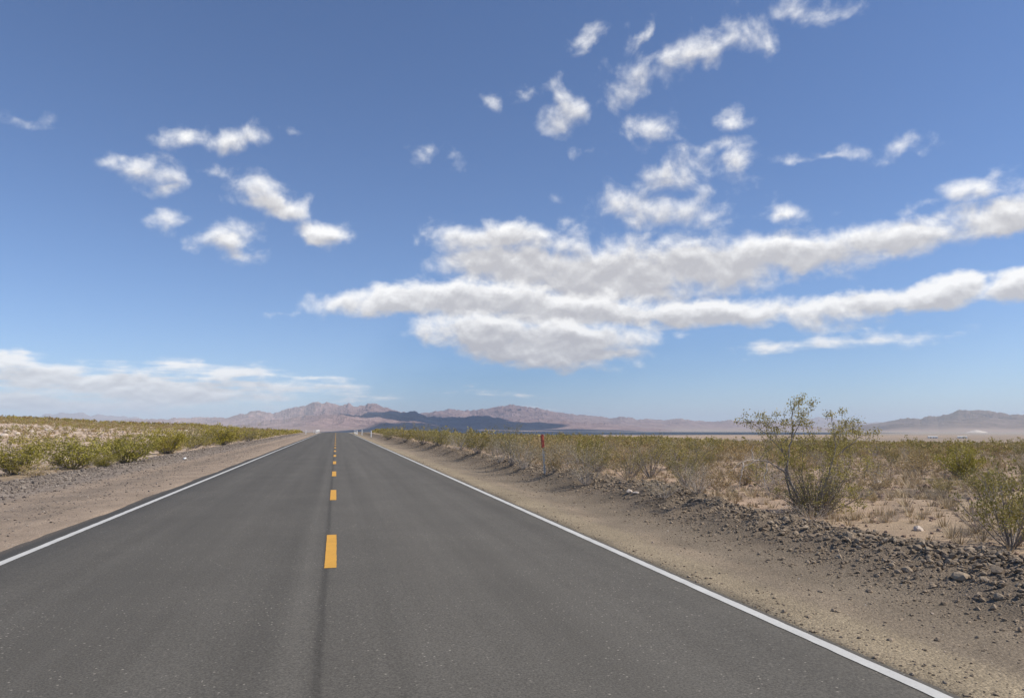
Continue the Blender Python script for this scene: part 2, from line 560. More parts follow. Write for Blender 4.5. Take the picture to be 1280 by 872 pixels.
n1 = (fbm(X / 1.3, Y / 1.3, 31, 4) - 0.5)
n2 = (fbm(X / 0.45, Y / 1.2, 33, 3) - 0.5)
n3 = fbm(X / 9, Y / 9, 35, 4)
n4 = fbm(X / 2.2, Y / 2.2, 36, 4)
Xw = X + 0.55 * n1 + 0.25 * n2
col = np.tile(C3(0.35, 0.268, 0.185), (len(X), 1))                   # sandy desert
col = lay(col, C3(0.39, 0.285, 0.205), sstep(0.48, 0.68, n3) * 0.9)    # pinker patches
col = lay(col, C3(0.22, 0.17, 0.12), sstep(0.52, 0.70, n4) * 0.7)     # litter
# left side
lw = 1 - sstep(-0.4, 0.4, Xw + 9.8)
nl = fbm(X / 6, Y / 6, 41, 4)
col = lay(col, C3(0.50, 0.39, 0.295), lw * (.35 + .65 * sstep(0.38, 0.6, nl)) * (D > 30) * (1 - sstep(170, 260, D)))
wl = sstep(-9.9, -9.3, Xw) * (1 - sstep(-0.35, 0.35, X))
col = lay(col, C3(0.24, 0.20, 0.168), wl)                              # stony windrow
wl = sstep(-7.3, -6.6, Xw) * (1 - sstep(-0.3, 0.3, X))
pull = C3(0.315, 0.245, 0.185)
col = lay(col, pull, wl)                                               # pull-out
tr = np.exp(-((Xw + 5.75) / 0.42) ** 2) * 0.6 + np.exp(-((Xw + 4.95) / 0.10) ** 2) * 0.6 * sstep(0.35, 0.55, n4)
col = lay(col, C3(0.205, 0.165, 0.13), np.clip(tr, 0, 1) * (X < 0))    # wheel-churned bands
# right side
wr = (1 - sstep(7.6, 8.3, Xw)) * sstep(-0.3, 0.3, X)
col = lay(col, C3(0.175, 0.139, 0.103), wr)                            # soil windrow
wr = (1 - sstep(5.0, 6.2, Xw)) * sstep(-0.3, 0.3, X)
col = lay(col, C3(0.205, 0.167, 0.124), wr)                             # graded gravel
col = lay(col, C3(0.27, 0.215, 0.155), np.exp(-((Xw - 4.45) / 0.22) ** 2) * sstep(0.3, 0.6, n4) * (X > 0))
wr = (1 - sstep(4.05, 4.42, X + 0.30 * n1)) * sstep(-0.3, 0.3, X)
col = lay(col, C3(0.285, 0.232, 0.160), wr)                            # fine tan shoulder
wr = (1 - sstep(R_EDGE - 0.02, R_EDGE + 0.11, X + 0.1 * n2)) * sstep(-0.3, 0.3, X)
col = lay(col, C3(0.15, 0.13, 0.10), wr)
# far land
scr = sstep(120, 350, D)
nf = fbm(X / 60, Y / 60, 51, 5)
scol = C3(0.31, 0.235, 0.145)[None, :] * (1 - sstep(0.4, 0.6, nf))[:, None] + C3(0.20, 0.165, 0.085)[None, :] * sstep(0.4, 0.6, nf)[:, None]
col = col * (1 - scr[:, None]) + scol * scr[:, None]
pl = sstep(520, 900, D + 250 * (nf - 0.5))
col = lay(col, C3(0.34, 0.245, 0.17), pl)
nb = fbm(X / 900, Y / 500, 53, 5)
col = lay(col, C3(0.25, 0.195, 0.145), pl * sstep(0.45, 0.6, nb) * 0.8)
bas = sstep(3200, 5200, D)
col = lay(col, C3(0.30, 0.25, 0.205), bas)
rut = (np.abs(X) < 3.9) & (D > 120)
rgba = np.concatenate([np.clip(col, 0.01, 0.9), np.ones((len(X), 1))], 1).astype(np.float32)
ca_ = gme.attributes.new('tint', 'FLOAT_COLOR', 'POINT')
ca_.data.foreach_set('color', rgba.ravel())
tag(link('ground', gme), kind='structure')

# ------------------------------------------------------------------ road
ry = ylines[(ylines >= -150) & (ylines <= 900)]
prof = [L_EDGE, L_EDGE + 0.06, -3.0, -1.5, 0.0, 1.5, 3.0, R_EDGE - 0.05, R_EDGE]
rv = []
for k, xo in enumerate(prof):
    jit = 0.0
    if k == 0: jit = (fbm(ry / 0.5, ry * 0 + 2, 61, 4) - 0.5) * 0.09 + (vnoise(ry / 3.0, ry * 0, 62) - 0.5) * 0.12
    if k == 1: jit = (fbm(ry / 0.5, ry * 0 + 2, 61, 4) - 0.5) * 0.07 + (vnoise(ry / 3.0, ry * 0, 62) - 0.5) * 0.12
    if k == 8: jit = (fbm(ry / 0.4, ry * 0 + 5, 63, 4) - 0.5) * 0.07
    zz = z_road(ry) + 0.022 * (1 - (abs(xo) / 4.0) ** 2)
    if k in (0, 8): zz = zz - 0.035
    rv.append(np.stack([xo + jit + 0 * ry, ry, zz], -1))
rv = np.stack(rv, 1)
a_, b_ = rv.shape[:2]
ridx = np.arange(a_ * b_).reshape(a_, b_)
rq = np.stack([ridx[:-1, :-1], ridx[:-1, 1:], ridx[1:, 1:], ridx[1:, :-1]], -1).reshape(-1, 4)
road = tag(link('road', mesh_data('road', rv.reshape(-1, 3), rq, M['asphalt'], True)), kind='structure')


def stripe(name, x0, x1, y0, y1, mat, seed, parent, rag=0.006):
    """a painted sheet 4 mm above the tarmac"""
    ys = np.array(sorted(set([y0, y1] + [float(y) for y in ylines if y0 < y < y1] + list(np.arange(max(y0, 0), min(y1, 30), 0.06)))))
    ys = ys[(ys >= y0) & (ys <= y1)]
    k = (fbm(ys / 0.12, ys * 0, seed, 3) - 0.5) * 2 * rag
    k2 = (fbm(ys / 0.12, ys * 0 + 9, seed + 5, 3) - 0.5) * 2 * rag
    zr = np.interp(ys, ry, z_road(ry))

    def zc(x): return zr + np.interp(x, prof, [0.022 * (1 - (abs(p) / 4.0) ** 2) for p in prof]) + 0.004
    v = np.stack([np.stack([x0 + k, ys, zc(x0)], -1), np.stack([x1 + k2, ys, zc(x1)], -1)], 1)
    n_ = len(ys); i = np.arange(n_ * 2).reshape(n_, 2)
    q = np.stack([i[:-1, 0], i[:-1, 1], i[1:, 1], i[1:, 0]], -1)
    return link(name, mesh_data(name, v.reshape(-1, 3), q, mat), parent)


stripe('edge_line', -3.722, -3.615, -60, 420, M['white'], 71, road)
stripe('edge_line', 3.372, 3.475, -60, 420, M['white'], 73, road)
d0, d1 = flat(418, 712)[1], flat(419, 670)[1]
per = flat(420, 626)[1] - d0
for k in range(-2, 40):
    stripe('centre_dash', -0.085, 0.045, d0 + k * per, d0 + k * per + (d1 - d0), M['yellow'], 80 + k, road, 0.004)

# ------------------------------------------------------------------ mountains


def mountain(name, sil, R0, RR, R1, z0, mats, seed, amp=0.16, apron=0.5, ncol=420, nrow=110, nscale=900.0, az_pad=0.0):
    azs, els = [], []
    for px, py in sil:
        a, e = az_el(px, py); azs.append(a); els.append(math.tan(R(e)))
    az = np.linspace(azs[0], azs[-1], ncol)
    el = np.interp(az, azs, els)
    px1 = 1 / 900.0
    teeth = (fbm(az * 2.3, az * 0 + 4, seed + 40, 5, 0.6) - 0.5) * 5.0 * px1 * np.clip((el - els[0]) / 0.006, 0, 1)
    s = np.linspace(0, 1, nrow)
    k = int(nrow * 0.72)
    r = np.concatenate([R0 + (RR - R0) * np.linspace(0, 1, k), RR + (R1 - RR) * np.linspace(0, 1, nrow - k + 1)[1:]])
    A, Rr_ = np.meshgrid(np.radians(az), r)
    Xm, Ym = Rr_ * np.sin(A), Rr_ * np.cos(A)
    ztop = CAM_H + el * RR
    H = (ztop - z0)[None, :]
    sf = np.clip((Rr_ - R0) / (RR - R0), 0, 1)
    # winding foot: move the ramps of the front to and fro
    wv = (fbm(Xm / nscale / 1.6, Ym / nscale / 1.6, seed + 3, 3) - 0.5) * 0.35
    sw = np.clip(sf + wv * np.sin(np.pi * sf), 0, 1)
    front = 0.22 * np.clip(sw / apron, 0, 1) ** 1.5 + 0.78 * np.clip((sw - apron) / (1 - apron), 0, 1) ** 0.85
    back = 1 - np.clip((Rr_ - RR) / (R1 - RR), 0, 1) ** 1.2
    p = front * back
    wx = (fbm(Xm / nscale, Ym / nscale, seed + 9, 3) - .5) * nscale * .7
    g = ridged((Xm + wx) / nscale, (Ym - wx) / nscale, seed, 7, 0.6) - 0.66
    env = np.clip((sw - apron * 0.8) / 0.25, 0, 1) * np.clip(1 - np.abs(sf - 0.80) * 0.9, 0, 1)
    Z = z0 + H * p + H * amp * g * env * (1 - 0.6 * np.exp(-((Rr_ - RR) / (0.02 * RR)) ** 2)) * back
    Z = Z + (teeth * RR)[None, :] * np.clip(sf, 0, 1) ** 9 * back
    ei = np.arange(nrow * ncol).reshape(nrow, ncol)
    q = np.stack([ei[:-1, :-1], ei[:-1, 1:], ei[1:, 1:], ei[1:, :-1]], -1).reshape(-1, 4)
    me = mesh_data(name, np.stack([Xm, Ym, Z], -1).reshape(-1, 3), q, mats, False)
    rk = me.attributes.new('rock', 'FLOAT', 'POINT')
    rk.data.foreach_set('value', np.clip((sw - apron * 0.75) / 0.2, 0, 1).astype(np.float32).ravel())
    return tag(link(name, me), kind='structure')


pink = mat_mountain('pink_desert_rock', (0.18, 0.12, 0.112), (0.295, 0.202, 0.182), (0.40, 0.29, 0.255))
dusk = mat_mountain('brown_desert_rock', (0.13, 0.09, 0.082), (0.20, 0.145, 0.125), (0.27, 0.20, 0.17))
ZB = -70.0
mountain('distant_mountains', [(-120, 528), (-60, 523), (0, 520), (20, 519), (40, 521), (60, 518), (75, 515.5), (95, 516), (115, 518), (130, 518.5), (155, 520), (175, 523), (200, 527), (240, 533)],
         20000, 27000, 34000, -90, pink, 3, 0.16, 0.3, 260, 60, 2600)
mountain('distant_mountains', [(890, 533), (930, 526), (965, 525), (1000, 523), (1015, 521.5), (1035, 522.5), (1055, 526), (1085, 527.5), (1120, 528), (1180, 531), (1220, 533)],
         19000, 26000, 33000, -90, pink, 5, 0.16, 0.3, 260, 60, 2600)
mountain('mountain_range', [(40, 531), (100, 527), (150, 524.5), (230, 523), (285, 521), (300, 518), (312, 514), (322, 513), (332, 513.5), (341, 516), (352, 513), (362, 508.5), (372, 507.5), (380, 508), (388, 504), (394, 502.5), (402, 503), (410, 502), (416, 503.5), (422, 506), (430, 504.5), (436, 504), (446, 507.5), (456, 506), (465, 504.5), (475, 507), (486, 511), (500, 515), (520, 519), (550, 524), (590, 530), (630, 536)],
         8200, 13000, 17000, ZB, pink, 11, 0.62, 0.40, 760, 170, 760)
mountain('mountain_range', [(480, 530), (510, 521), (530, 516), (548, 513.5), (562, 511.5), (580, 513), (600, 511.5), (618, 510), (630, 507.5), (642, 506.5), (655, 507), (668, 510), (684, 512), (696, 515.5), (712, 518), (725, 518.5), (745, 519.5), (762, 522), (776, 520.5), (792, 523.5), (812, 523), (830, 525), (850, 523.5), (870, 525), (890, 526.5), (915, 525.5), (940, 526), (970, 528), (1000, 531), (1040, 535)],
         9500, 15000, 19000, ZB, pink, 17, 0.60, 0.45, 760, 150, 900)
mountain('hills', [(270, 538), (300, 531), (340, 526), (370, 521), (400, 518), (415, 519), (430, 517.5), (450, 518.5), (470, 517.5), (490, 519), (515, 524), (540, 528), (570, 532), (600, 537)],
         6200, 9400, 12000, ZB, pink, 23, 0.55, 0.35, 560, 140, 620)
mountain('hills', [(395, 538), (425, 527), (445, 518), (457, 512.5), (470, 512), (481, 514), (490, 512.5), (500, 515.5), (508, 514), (514, 512.8), (524, 517.5), (534, 520.5), (548, 522), (562, 521), (576, 522), (590, 519.5), (606, 519.5), (622, 521.5), (640, 524), (662, 524.5), (690, 525), (722, 527), (760, 529.5), (800, 533), (840, 537)],
         7600, 11000, 13500, ZB, pink, 29, 0.50, 0.45, 620, 140, 700)
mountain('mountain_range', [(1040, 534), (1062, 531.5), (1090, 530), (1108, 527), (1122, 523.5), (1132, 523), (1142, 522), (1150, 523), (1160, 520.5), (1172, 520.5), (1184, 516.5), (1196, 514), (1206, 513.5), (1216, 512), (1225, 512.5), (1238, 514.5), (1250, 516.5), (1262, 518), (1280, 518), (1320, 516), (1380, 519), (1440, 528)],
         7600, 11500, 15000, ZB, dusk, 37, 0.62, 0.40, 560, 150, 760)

# ------------------------------------------------------------------ shrubs


def grow(seed, H, W, stems=14, branches=6, leaves=2400, leaf=0.05, spread=0.09, thick=0.012, low=0.3, stem_sides=4, droop=0.0):
    """returns (stem mesh builder, leaf mesh builder) of a many-stemmed desert shrub"""
    r = random.Random(seed)
    st, lf = TB(), TB()
    tips = []
    for s in range(stems):
        a = 2 * math.pi * (s + r.uniform(-.4, .4)) / stems
        out = r.uniform(0.12, 1.0) ** 0.8 * W / 2
        h = H * r.uniform(0.62, 1.0) * (1 - 0.38 * (out / (W / 2)) ** 2)
        b0 = Vector((math.cos(a) * W * .03 * r.random(), math.sin(a) * W * .03 * r.random(), -0.04))
        pts = []
        for i in range(7):
            t = i / 6
            o = out * (t ** 0.85)
            pts.append(b0 + Vector((math.cos(a) * o + r.gauss(0, .025 * H) * t, math.sin(a) * o + r.gauss(0, .025 * H) * t, h * (t ** (1.0 + droop)) + 0.04)))
        st.tube(pts, [thick * H * (1 - .8 * i / 6) for i in range(7)], stem_sides)
        for k in range(branches):
            t = r.uniform(low, 1.0) * 6
            i = min(int(t), 5); p = pts[i].lerp(pts[i + 1], t - i)
            d = Vector((math.cos(a) + r.gauss(0, .9), math.sin(a) + r.gauss(0, .9), r.uniform(.3, 1.5))); d.normalize()
            L = H * r.uniform(.14, .34)
            q = [p]
            for j in range(3):
                q.append(q[-1] + d * L / 3 + Vector((r.gauss(0, .02), r.gauss(0, .02), r.gauss(0.01, .02))) * H)
            st.tube(q, [thick * H * .32, thick * H * .24, thick * H * .17, thick * H * .10], 3)
            tips += [(q[1], q[2], .7), (q[2], q[3], 1.0), (q[3], q[3] + d * .03, 1.0)]
    if tips:
        per_ = max(1, leaves // len(tips))
        for p0, p1, w in tips:
            dens = r.uniform(.25, 1.7) * w
            for _ in range(int(per_ * dens)):
                p = p0.lerp(p1, r.random()) + Vector((r.gauss(0, spread), r.gauss(0, spread), r.gauss(0, spread * .8))) * H
                if p.z > 0.02: lf.leaf(p, leaf * r.uniform(.6, 1.3), r)
    return st, lf


def join_tb(a, b):
    c = TB(); c.v = list(a.v) + list(b.v)
    o = len(a.v); c.t = list(a.t) + [(x + o, y + o, z + o) for x, y, z in b.t]
    return c


PROTO = {}


def proto(kind, variants, name, leafmat, barkmat, **kw):
    PROTO[kind] = []
    for v in range(variants):
        st, lf = grow(hash((kind, v)) % 1000 if False else sum(map(ord, kind)) * 7 + v * 31, 1.0, **kw)
        PROTO[kind].append((name, st.data(name + '_stems', barkmat), lf.data(name + '_foliage', leafmat)))


# all prototypes are 1 m tall and are scaled to each plant
proto('green', 4, 'creosote_bush', M['green'], M['bark'], W=1.7, stems=20, branches=7, leaves=3600, leaf=.045, spread=.045, low=.2)
proto('bright', 3, 'green_bush', M['bright'], M['bark'], W=1.8, stems=26, branches=8, leaves=6500, leaf=.055, spread=.055, low=.1)
proto('sparse', 4, 'creosote_bush', M['green'], M['bark'], W=1.3, stems=15, branches=8, leaves=2800, leaf=.03, spread=.035, low=.3)
proto('grey', 4, 'grey_shrub', M['greyleaf'], M['dead'], W=1.5, stems=22, branches=7, leaves=2000, leaf=.036, spread=.045, low=.2, thick=.008)
proto('brown', 5, 'brown_shrub', M['brown'], M['bark'], W=1.9, stems=18, branches=6, leaves=2000, leaf=.06, spread=.06, low=.1, thick=.008)
proto('dead', 3, 'dead_shrub', M['straw'], M['dead'], W=1.7, stems=34, branches=7, leaves=420, leaf=.05, spread=.05, low=.15, thick=.006)
# one-mesh versions for the distance
LOW = {}


def low_proto(kind, name, leafmat, barkmat, n=3, **kw):
    LOW[kind] = []
    for v in range(n):
        st, lf = grow(500 + sum(map(ord, kind)) + v * 17, 1.0, **kw)
        both = join_tb(st, lf)
        me = mesh_data(name, [tuple(q) for q in both.v], both.t, leafmat)
        me.materials.append(barkmat)
        mi = np.zeros(len(me.polygons), dtype=np.int32); mi[:len(st.t)] = 1
        me.polygons.foreach_set('material_index', mi)
        LOW[kind].append((name, me))


low_proto('green', 'creosote_bush', M['green'], M['bark'], W=1.6, stems=10, branches=5, leaves=620, leaf=.11, spread=.055, low=.2, stem_sides=3)
low_proto('bright', 'green_bush', M['bright'], M['bark'], W=1.8, stems=10, branches=5, leaves=700, leaf=.11, spread=.06, low=.15, stem_sides=3)
low_proto('brown', 'brown_shrub', M['brown'], M['bark'], W=1.9, stems=9, branches=5, leaves=560, leaf=.11, spread=.07, low=.1, stem_sides=3)
low_proto('grey', 'grey_shrub', M['greyleaf'], M['dead'], W=1.5, stems=12, branches=5, leaves=420, leaf=.09, spread=.055, low=.2, stem_sides=3)
LOW['sparse'] = LOW['green']; LOW['dead'] = LOW['grey']

CAT = {'green': 'bush', 'bright': 'bush', 'sparse': 'bush', 'grey': 'shrub', 'brown': 'shrub', 'dead': 'shrub'}
GROUP = {'green': 'creosote bushes on the desert plain', 'sparse': 'creosote bushes on the desert plain', 'bright': 'fresh green bushes beside the road',
         'grey': 'grey twiggy shrubs of the desert', 'dead': 'dead straw coloured shrubs', 'brown': 'brown dried shrubs on the plain'}
placed = []


def plant(x, y, h, w, kind, label=None, group=None, parts=True):
    """one shrub standing at x, y; h and w in metres"""
    z = gz(x, y) - 0.02
    placed.append((x, y, max(w * .4, .25)))
    bw = {'green': 1.7, 'bright': 1.8, 'sparse': 1.3, 'grey': 1.5, 'brown': 1.9, 'dead': 1.7}[kind]
    sx = w / bw
    if parts:
        name, sm, fm = rnd.choice(PROTO[kind])
        o = empty(name, (x, y, z), rnd.uniform(0, 6.28))
        s_, f_ = link('stems', sm, o), link('foliage', fm, o)
    else:
        name, me = rnd.choice(LOW[kind])
        o = link(name, me, None, (x, y, z)); o.rotation_euler = (0, 0, rnd.uniform(0, 6.28))
    o.scale = (sx, sx * rnd.uniform(.9, 1.1), h)
    tag(o, label, CAT[kind], group or GROUP[kind])
    return o


def plant_px(px, py, hpx, wpx, kind, label, group=None, parts=True):
    x, y = gp(px, py)
    dep = float(np.dot(np.array([x, y, -CAM_H]), FW))
    return plant(x, y, hpx * dep / F, wpx * dep / F, kind, label, group, parts)


# ---- the row of green bushes left of the road, nearest first
LROW = 'green bushes lining the left verge'
for px, py, h, w, k, lab in [
    (16, 593, 38, 70, 'bright', 'tall fresh green bush at the left edge of the photo, nearest of the left verge'),
    (44, 596, 15, 40, 'brown', 'low rusty brown tuft at the foot of the nearest left green bush'),
    (92, 586, 35, 78, 'bright', 'broad green bush, second of the left verge row, above the grey stones'),
    (129, 584, 16, 28, 'bright', 'small yellow green bush at the front of the left verge row'),
    (158, 579, 33, 66, 'bright', 'dense green bush with bare grey stems, third of the left verge row'),
    (208, 567, 29, 50, 'bright', 'rounded green bush, fourth of the left verge row, above the white stone'),
    (243, 560, 24, 40, 'green', 'olive bush, fifth of the left verge row'),
    (278, 556, 24, 46, 'bright', 'green bush, sixth of the left verge row, taller than those beyond it'),
    (309, 552, 17, 34, 'green', 'olive bush, seventh of the left verge row, where the row starts to close up'),
]:
    plant_px(px, py, h * 1.15, w * 1.22, k, lab, LROW)

# ---- chosen plants right of the road
for px, py, h, w, k, lab in [
    (1264, 684, 108, 130, 'green', 'large open creosote bush at the right edge of the photo behind the soil windrow'),
    (1296, 676, 90, 110, 'green', 'olive creosote bush cut off by the right edge of the photo'),
    (1222, 662, 60, 80, 'dead', 'tangle of bleached dead twigs left of the right edge creosote bush'),
    (1204, 598, 42, 56, 'bright', 'bright green upright bush on the right plain below the right hand mountains'),
    (1228, 622, 36, 60, 'green', 'olive bush in front of the bright green one on the right plain'),
    (1178, 615, 20, 44, 'green', 'low spreading olive bush left of the bright green one on the right plain'),
    (733, 606, 56, 62, 'grey', 'tall grey green shrub with bleached twigs right of the red marker post'),
    (738, 578, 33, 40, 'bright', 'bright green bush behind the grey green shrub right of the red marker post'),
    (830, 622, 28, 60, 'grey', 'dark low grey shrub on the soil windrow right of the red marker post'),
    (872, 616, 40, 66, 'dead', 'straw grey dead shrub right of the dark low shrub on the right plain'),
    (786, 600, 40, 56, 'sparse', 'thin olive bush between the grey green shrub and the dark low shrub'),
    (640, 581, 56, 34, 'sparse', 'tallest thin creosote bush just left of the red marker post'),
    (617, 571, 38, 22, 'sparse', 'slender creosote bush, second to the left of the red marker post'),
    (655, 586, 44, 50, 'grey', 'grey twiggy shrub directly left of the red marker post'),
    (625, 578, 32, 46, 'grey', 'grey twiggy shrub at the foot of the slender creosote bush'),
    (693, 590, 38, 40, 'brown', 'olive brown shrub directly behind the red marker post'),
    (598, 567, 28, 44, 'green', 'olive bush on the right verge, third to the left of the red marker post'),
    (575, 562, 26, 44, 'grey', 'grey green bush on the right verge, fourth to the left of the red marker post'),
    (550, 558, 24, 40, 'green', 'olive bush on the right verge, fifth to the left of the red marker post'),
    (528, 555, 23, 38, 'green', 'olive bush on the right verge, sixth to the left of the red marker post'),
    (506, 552, 20, 34, 'green', 'olive bush on the right verge above the pale bank of earth'),
    (486, 549, 16, 28, 'green', 'olive bush on the right verge beside the nearest white marker post'),
    (965, 612, 44, 70, 'dead', 'pale dead shrub left of the tall creosote bush on the windrow'),
    (930, 606, 30, 60, 'brown', 'brown shrub at the left foot of the tall creosote bush'),
    (1095, 612, 24, 60, 'brown', 'brown shrub right of the tall creosote bush, behind the pale boulder'),
    (1150, 590, 24, 80, 'brown', 'broad rusty brown shrub between the tall creosote and the bright green bush'),
    (1128, 640, 14, 40, 'dead', 'small dry tuft on bare ground right of the tall creosote bush'),
    (1016, 650, 26, 70, 'dead', 'low dry brush around the foot of the tall creosote bush'),
]:
    plant_px(px, py, h, w, k, lab)

# ---- the tall creosote bush on the windrow
bx, by = gp(1008, 643)
dep0 = float(np.dot(np.array([bx, by, -CAM_H]), FW))
u_ = dep0 / F
rb_ = random.Random(4)
big = empty('creosote_bush', (bx, by, gz(bx, by) - 0.02))
tag(big, 'tall open creosote bush with a leaning grey trunk behind the soil windrow', 'bush')
placed.append((bx, by, 1.2))


def q_(px, py, dv=0.0):
    """bush-local point from its silhouette; dv is metres away from the camera side"""
    s = (px - 1008) * u_; h = (643 - py) * u_
    v = Vector((ca * s + sa * dv, -sa * s + ca * dv, h)); return v


tk, br, fl, tw, bs = TB(), TB(), TB(), TB(), TB()


def limb(tb, pts, r0, r1, sides=6):
    P3 = [q_(*p) for p in pts]
    # refine with small kinks
    out = [P3[0]]
    for a, b in zip(P3, P3[1:]):
        for t in (0.33, 0.66, 1.0):
            k = 0.012 if t < 1 else 0.006
            out.append(a.lerp(b, t) + Vector((rb_.gauss(0, k), rb_.gauss(0, k), rb_.gauss(0, k))))
    n_ = len(out)
    tb.tube(out, [r0 + (r1 - r0) * i / (n_ - 1) for i in range(n_)], sides)
    return out


allp = []
limb(tk, [(1009, 645, 0), (1002, 634, -.05), (994, 617, -.1), (985, 599, -.15)], .040, .024)
limb(tk, [(1005, 644, .05), (995, 630, .05), (989, 614, .02), (983, 596, -.02)], .030, .018)
limb(tk, [(1020, 638, .1), (1031, 620, .2), (1040, 604, .25), (1048, 592, .3)], .026, .020)
for pts, a, b in [
    ([(985, 599, -.15), (982, 580, -.2), (984, 562, -.2), (989, 545, -.2), (990, 528, -.2), (992, 510, -.2), (994, 494, -.2)], .022, .004),
    ([(990, 545, -.2), (998, 528, -.25), (1003, 512, -.3)], .010, .003),
    ([(985, 599, -.15), (975, 588, -.3), (962, 580, -.4), (950, 574, -.5), (938, 572, -.6)], .018, .010),
    ([(983, 575, -.2), (972, 560, -.35), (964, 545, -.4), (958, 528, -.45)], .012, .003),
    ([(975, 565, -.3), (958, 548, -.4), (940, 532, -.5), (922, 524, -.5)], .009, .002),
    ([(984, 596, 0), (992, 575, .3), (998, 555, .4), (1004, 540, .5)], .014, .003),
    ([(1014, 642, .1), (1012, 615, .2), (1010, 590, .2), (1012, 565, .2), (1016, 548, .2)], .015, .003),
    ([(1018, 642, -.1), (1022, 610, -.3), (1030, 580, -.4), (1036, 555, -.4), (1034, 530, -.4), (1031, 512, -.4)], .015, .003),
    ([(1036, 560, -.4), (1043, 540, -.45), (1050, 522, -.5)], .008, .002),
    ([(1048, 592, .3), (1054, 578, .4), (1060, 572, .45), (1072, 566, .5), (1084, 554, .5), (1100, 544, .55), (1118, 539, .6)], .020, .004),
    ([(1054, 582, .4), (1056, 560, .5), (1062, 545, .5), (1073, 530, .5)], .011, .003),
    ([(1075, 562, .5), (1086, 548, .6), (1091, 536, .6)], .007, .002),
    ([(1054, 585, .4), (1075, 587, .3), (1095, 589, .2), (1107, 593, .1)], .008, .003),
    ([(1040, 604, .25), (1062, 600, 0), (1075, 590, -.2), (1080, 575, -.3)], .009, .002),
    ([(1006, 642, .1), (990, 625, .5), (972, 612, .8), (955, 600, .9)], .010, .003),
    ([(1012, 643, -.1), (1035, 630, -.4), (1055, 618, -.6), (1072, 612, -.6)], .010, .003),
]:
    allp.append(limb(br, pts, a, b, 5))
for pts in [[(938, 572, -.6), (922, 572, -.7), (908, 577, -.8), (897, 586, -.8)], [(938, 572, -.6), (920, 580, -.6), (912, 592, -.6)],
            [(930, 573, -.65), (926, 560, -.7), (932, 552, -.7)], [(915, 575, -.75), (910, 588, -.9), (906, 606, -.9)], [(950, 575, -.5), (944, 590, -.6), (940, 605, -.7)],
            [(1004, 640, -.1), (990, 632, -.3), (970, 627, -.5), (958, 632, -.6), (952, 637, -.6)]]:
    limb(tw, pts, .011, .003, 4)
for _ in range(70):
    pp = rb_.choice(allp); p = rb_.choice(pp[3:])
    d = Vector((rb_.gauss(0, 1), rb_.gauss(0, 1), rb_.uniform(-.2, 1.3))); d.normalize()
    L = rb_.uniform(.12, .38)
    br.tube([p, p + d * L * .5 + Vector((rb_.gauss(0, .02), rb_.gauss(0, .02), .01)), p + d * L], [.005, .0035, .0015], 3)
    if rb_.random() < .75:
        for _k in range(rb_.randint(8, 34)):
            fl.leaf(p + d * L * rb_.uniform(.3, 1.1) + Vector((rb_.gauss(0, .045), rb_.gauss(0, .045), rb_.gauss(0, .04))), rb_.uniform(.022, .046), rb_)
for _ in range(90):
    a = rb_.uniform(0, 6.28); rr0 = rb_.uniform(.02, .35)
    p = Vector((math.cos(a) * rr0, math.sin(a) * rr0, 0)) + Vector((.15, 0, 0))
    d = Vector((math.cos(a) * rb_.uniform(.2, .9), math.sin(a) * rb_.uniform(.2, .9), rb_.uniform(.6, 1.4))); d.normalize()
    L = rb_.uniform(.25, .75)
    bs.tube([p, p + d * L * .5 + Vector((rb_.gauss(0, .03), rb_.gauss(0, .03), .02)), p + d * L], [.006, .004, .0015], 3)
for _ in range(230):
    a = rb_.uniform(0, 6.28); rr0 = rb_.uniform(.0, .25)
    p = Vector((math.cos(a) * rr0 + .18, math.sin(a) * rr0, 0))
    o_ = rb_.uniform(.15, 1.0)
    d = Vector((math.cos(a) * o_, math.sin(a) * o_, rb_.uniform(.5, 1.2))); d.normalize()
    L = rb_.uniform(.45, 1.05)
    m_ = p + d * L * .5 + Vector((rb_.gauss(0, .04), rb_.gauss(0, .04), .03)); e_ = p + d * L
    br.tube([p, m_, e_], [.006, .004, .0015], 3)
    for _k in range(rb_.randint(4, 15)):
        t = rb_.uniform(.35, 1.08)
        fl.leaf(p.lerp(e_, t) + Vector((rb_.gauss(0, .05), rb_.gauss(0, .05), rb_.gauss(0, .04))), rb_.uniform(.02, .04), rb_)
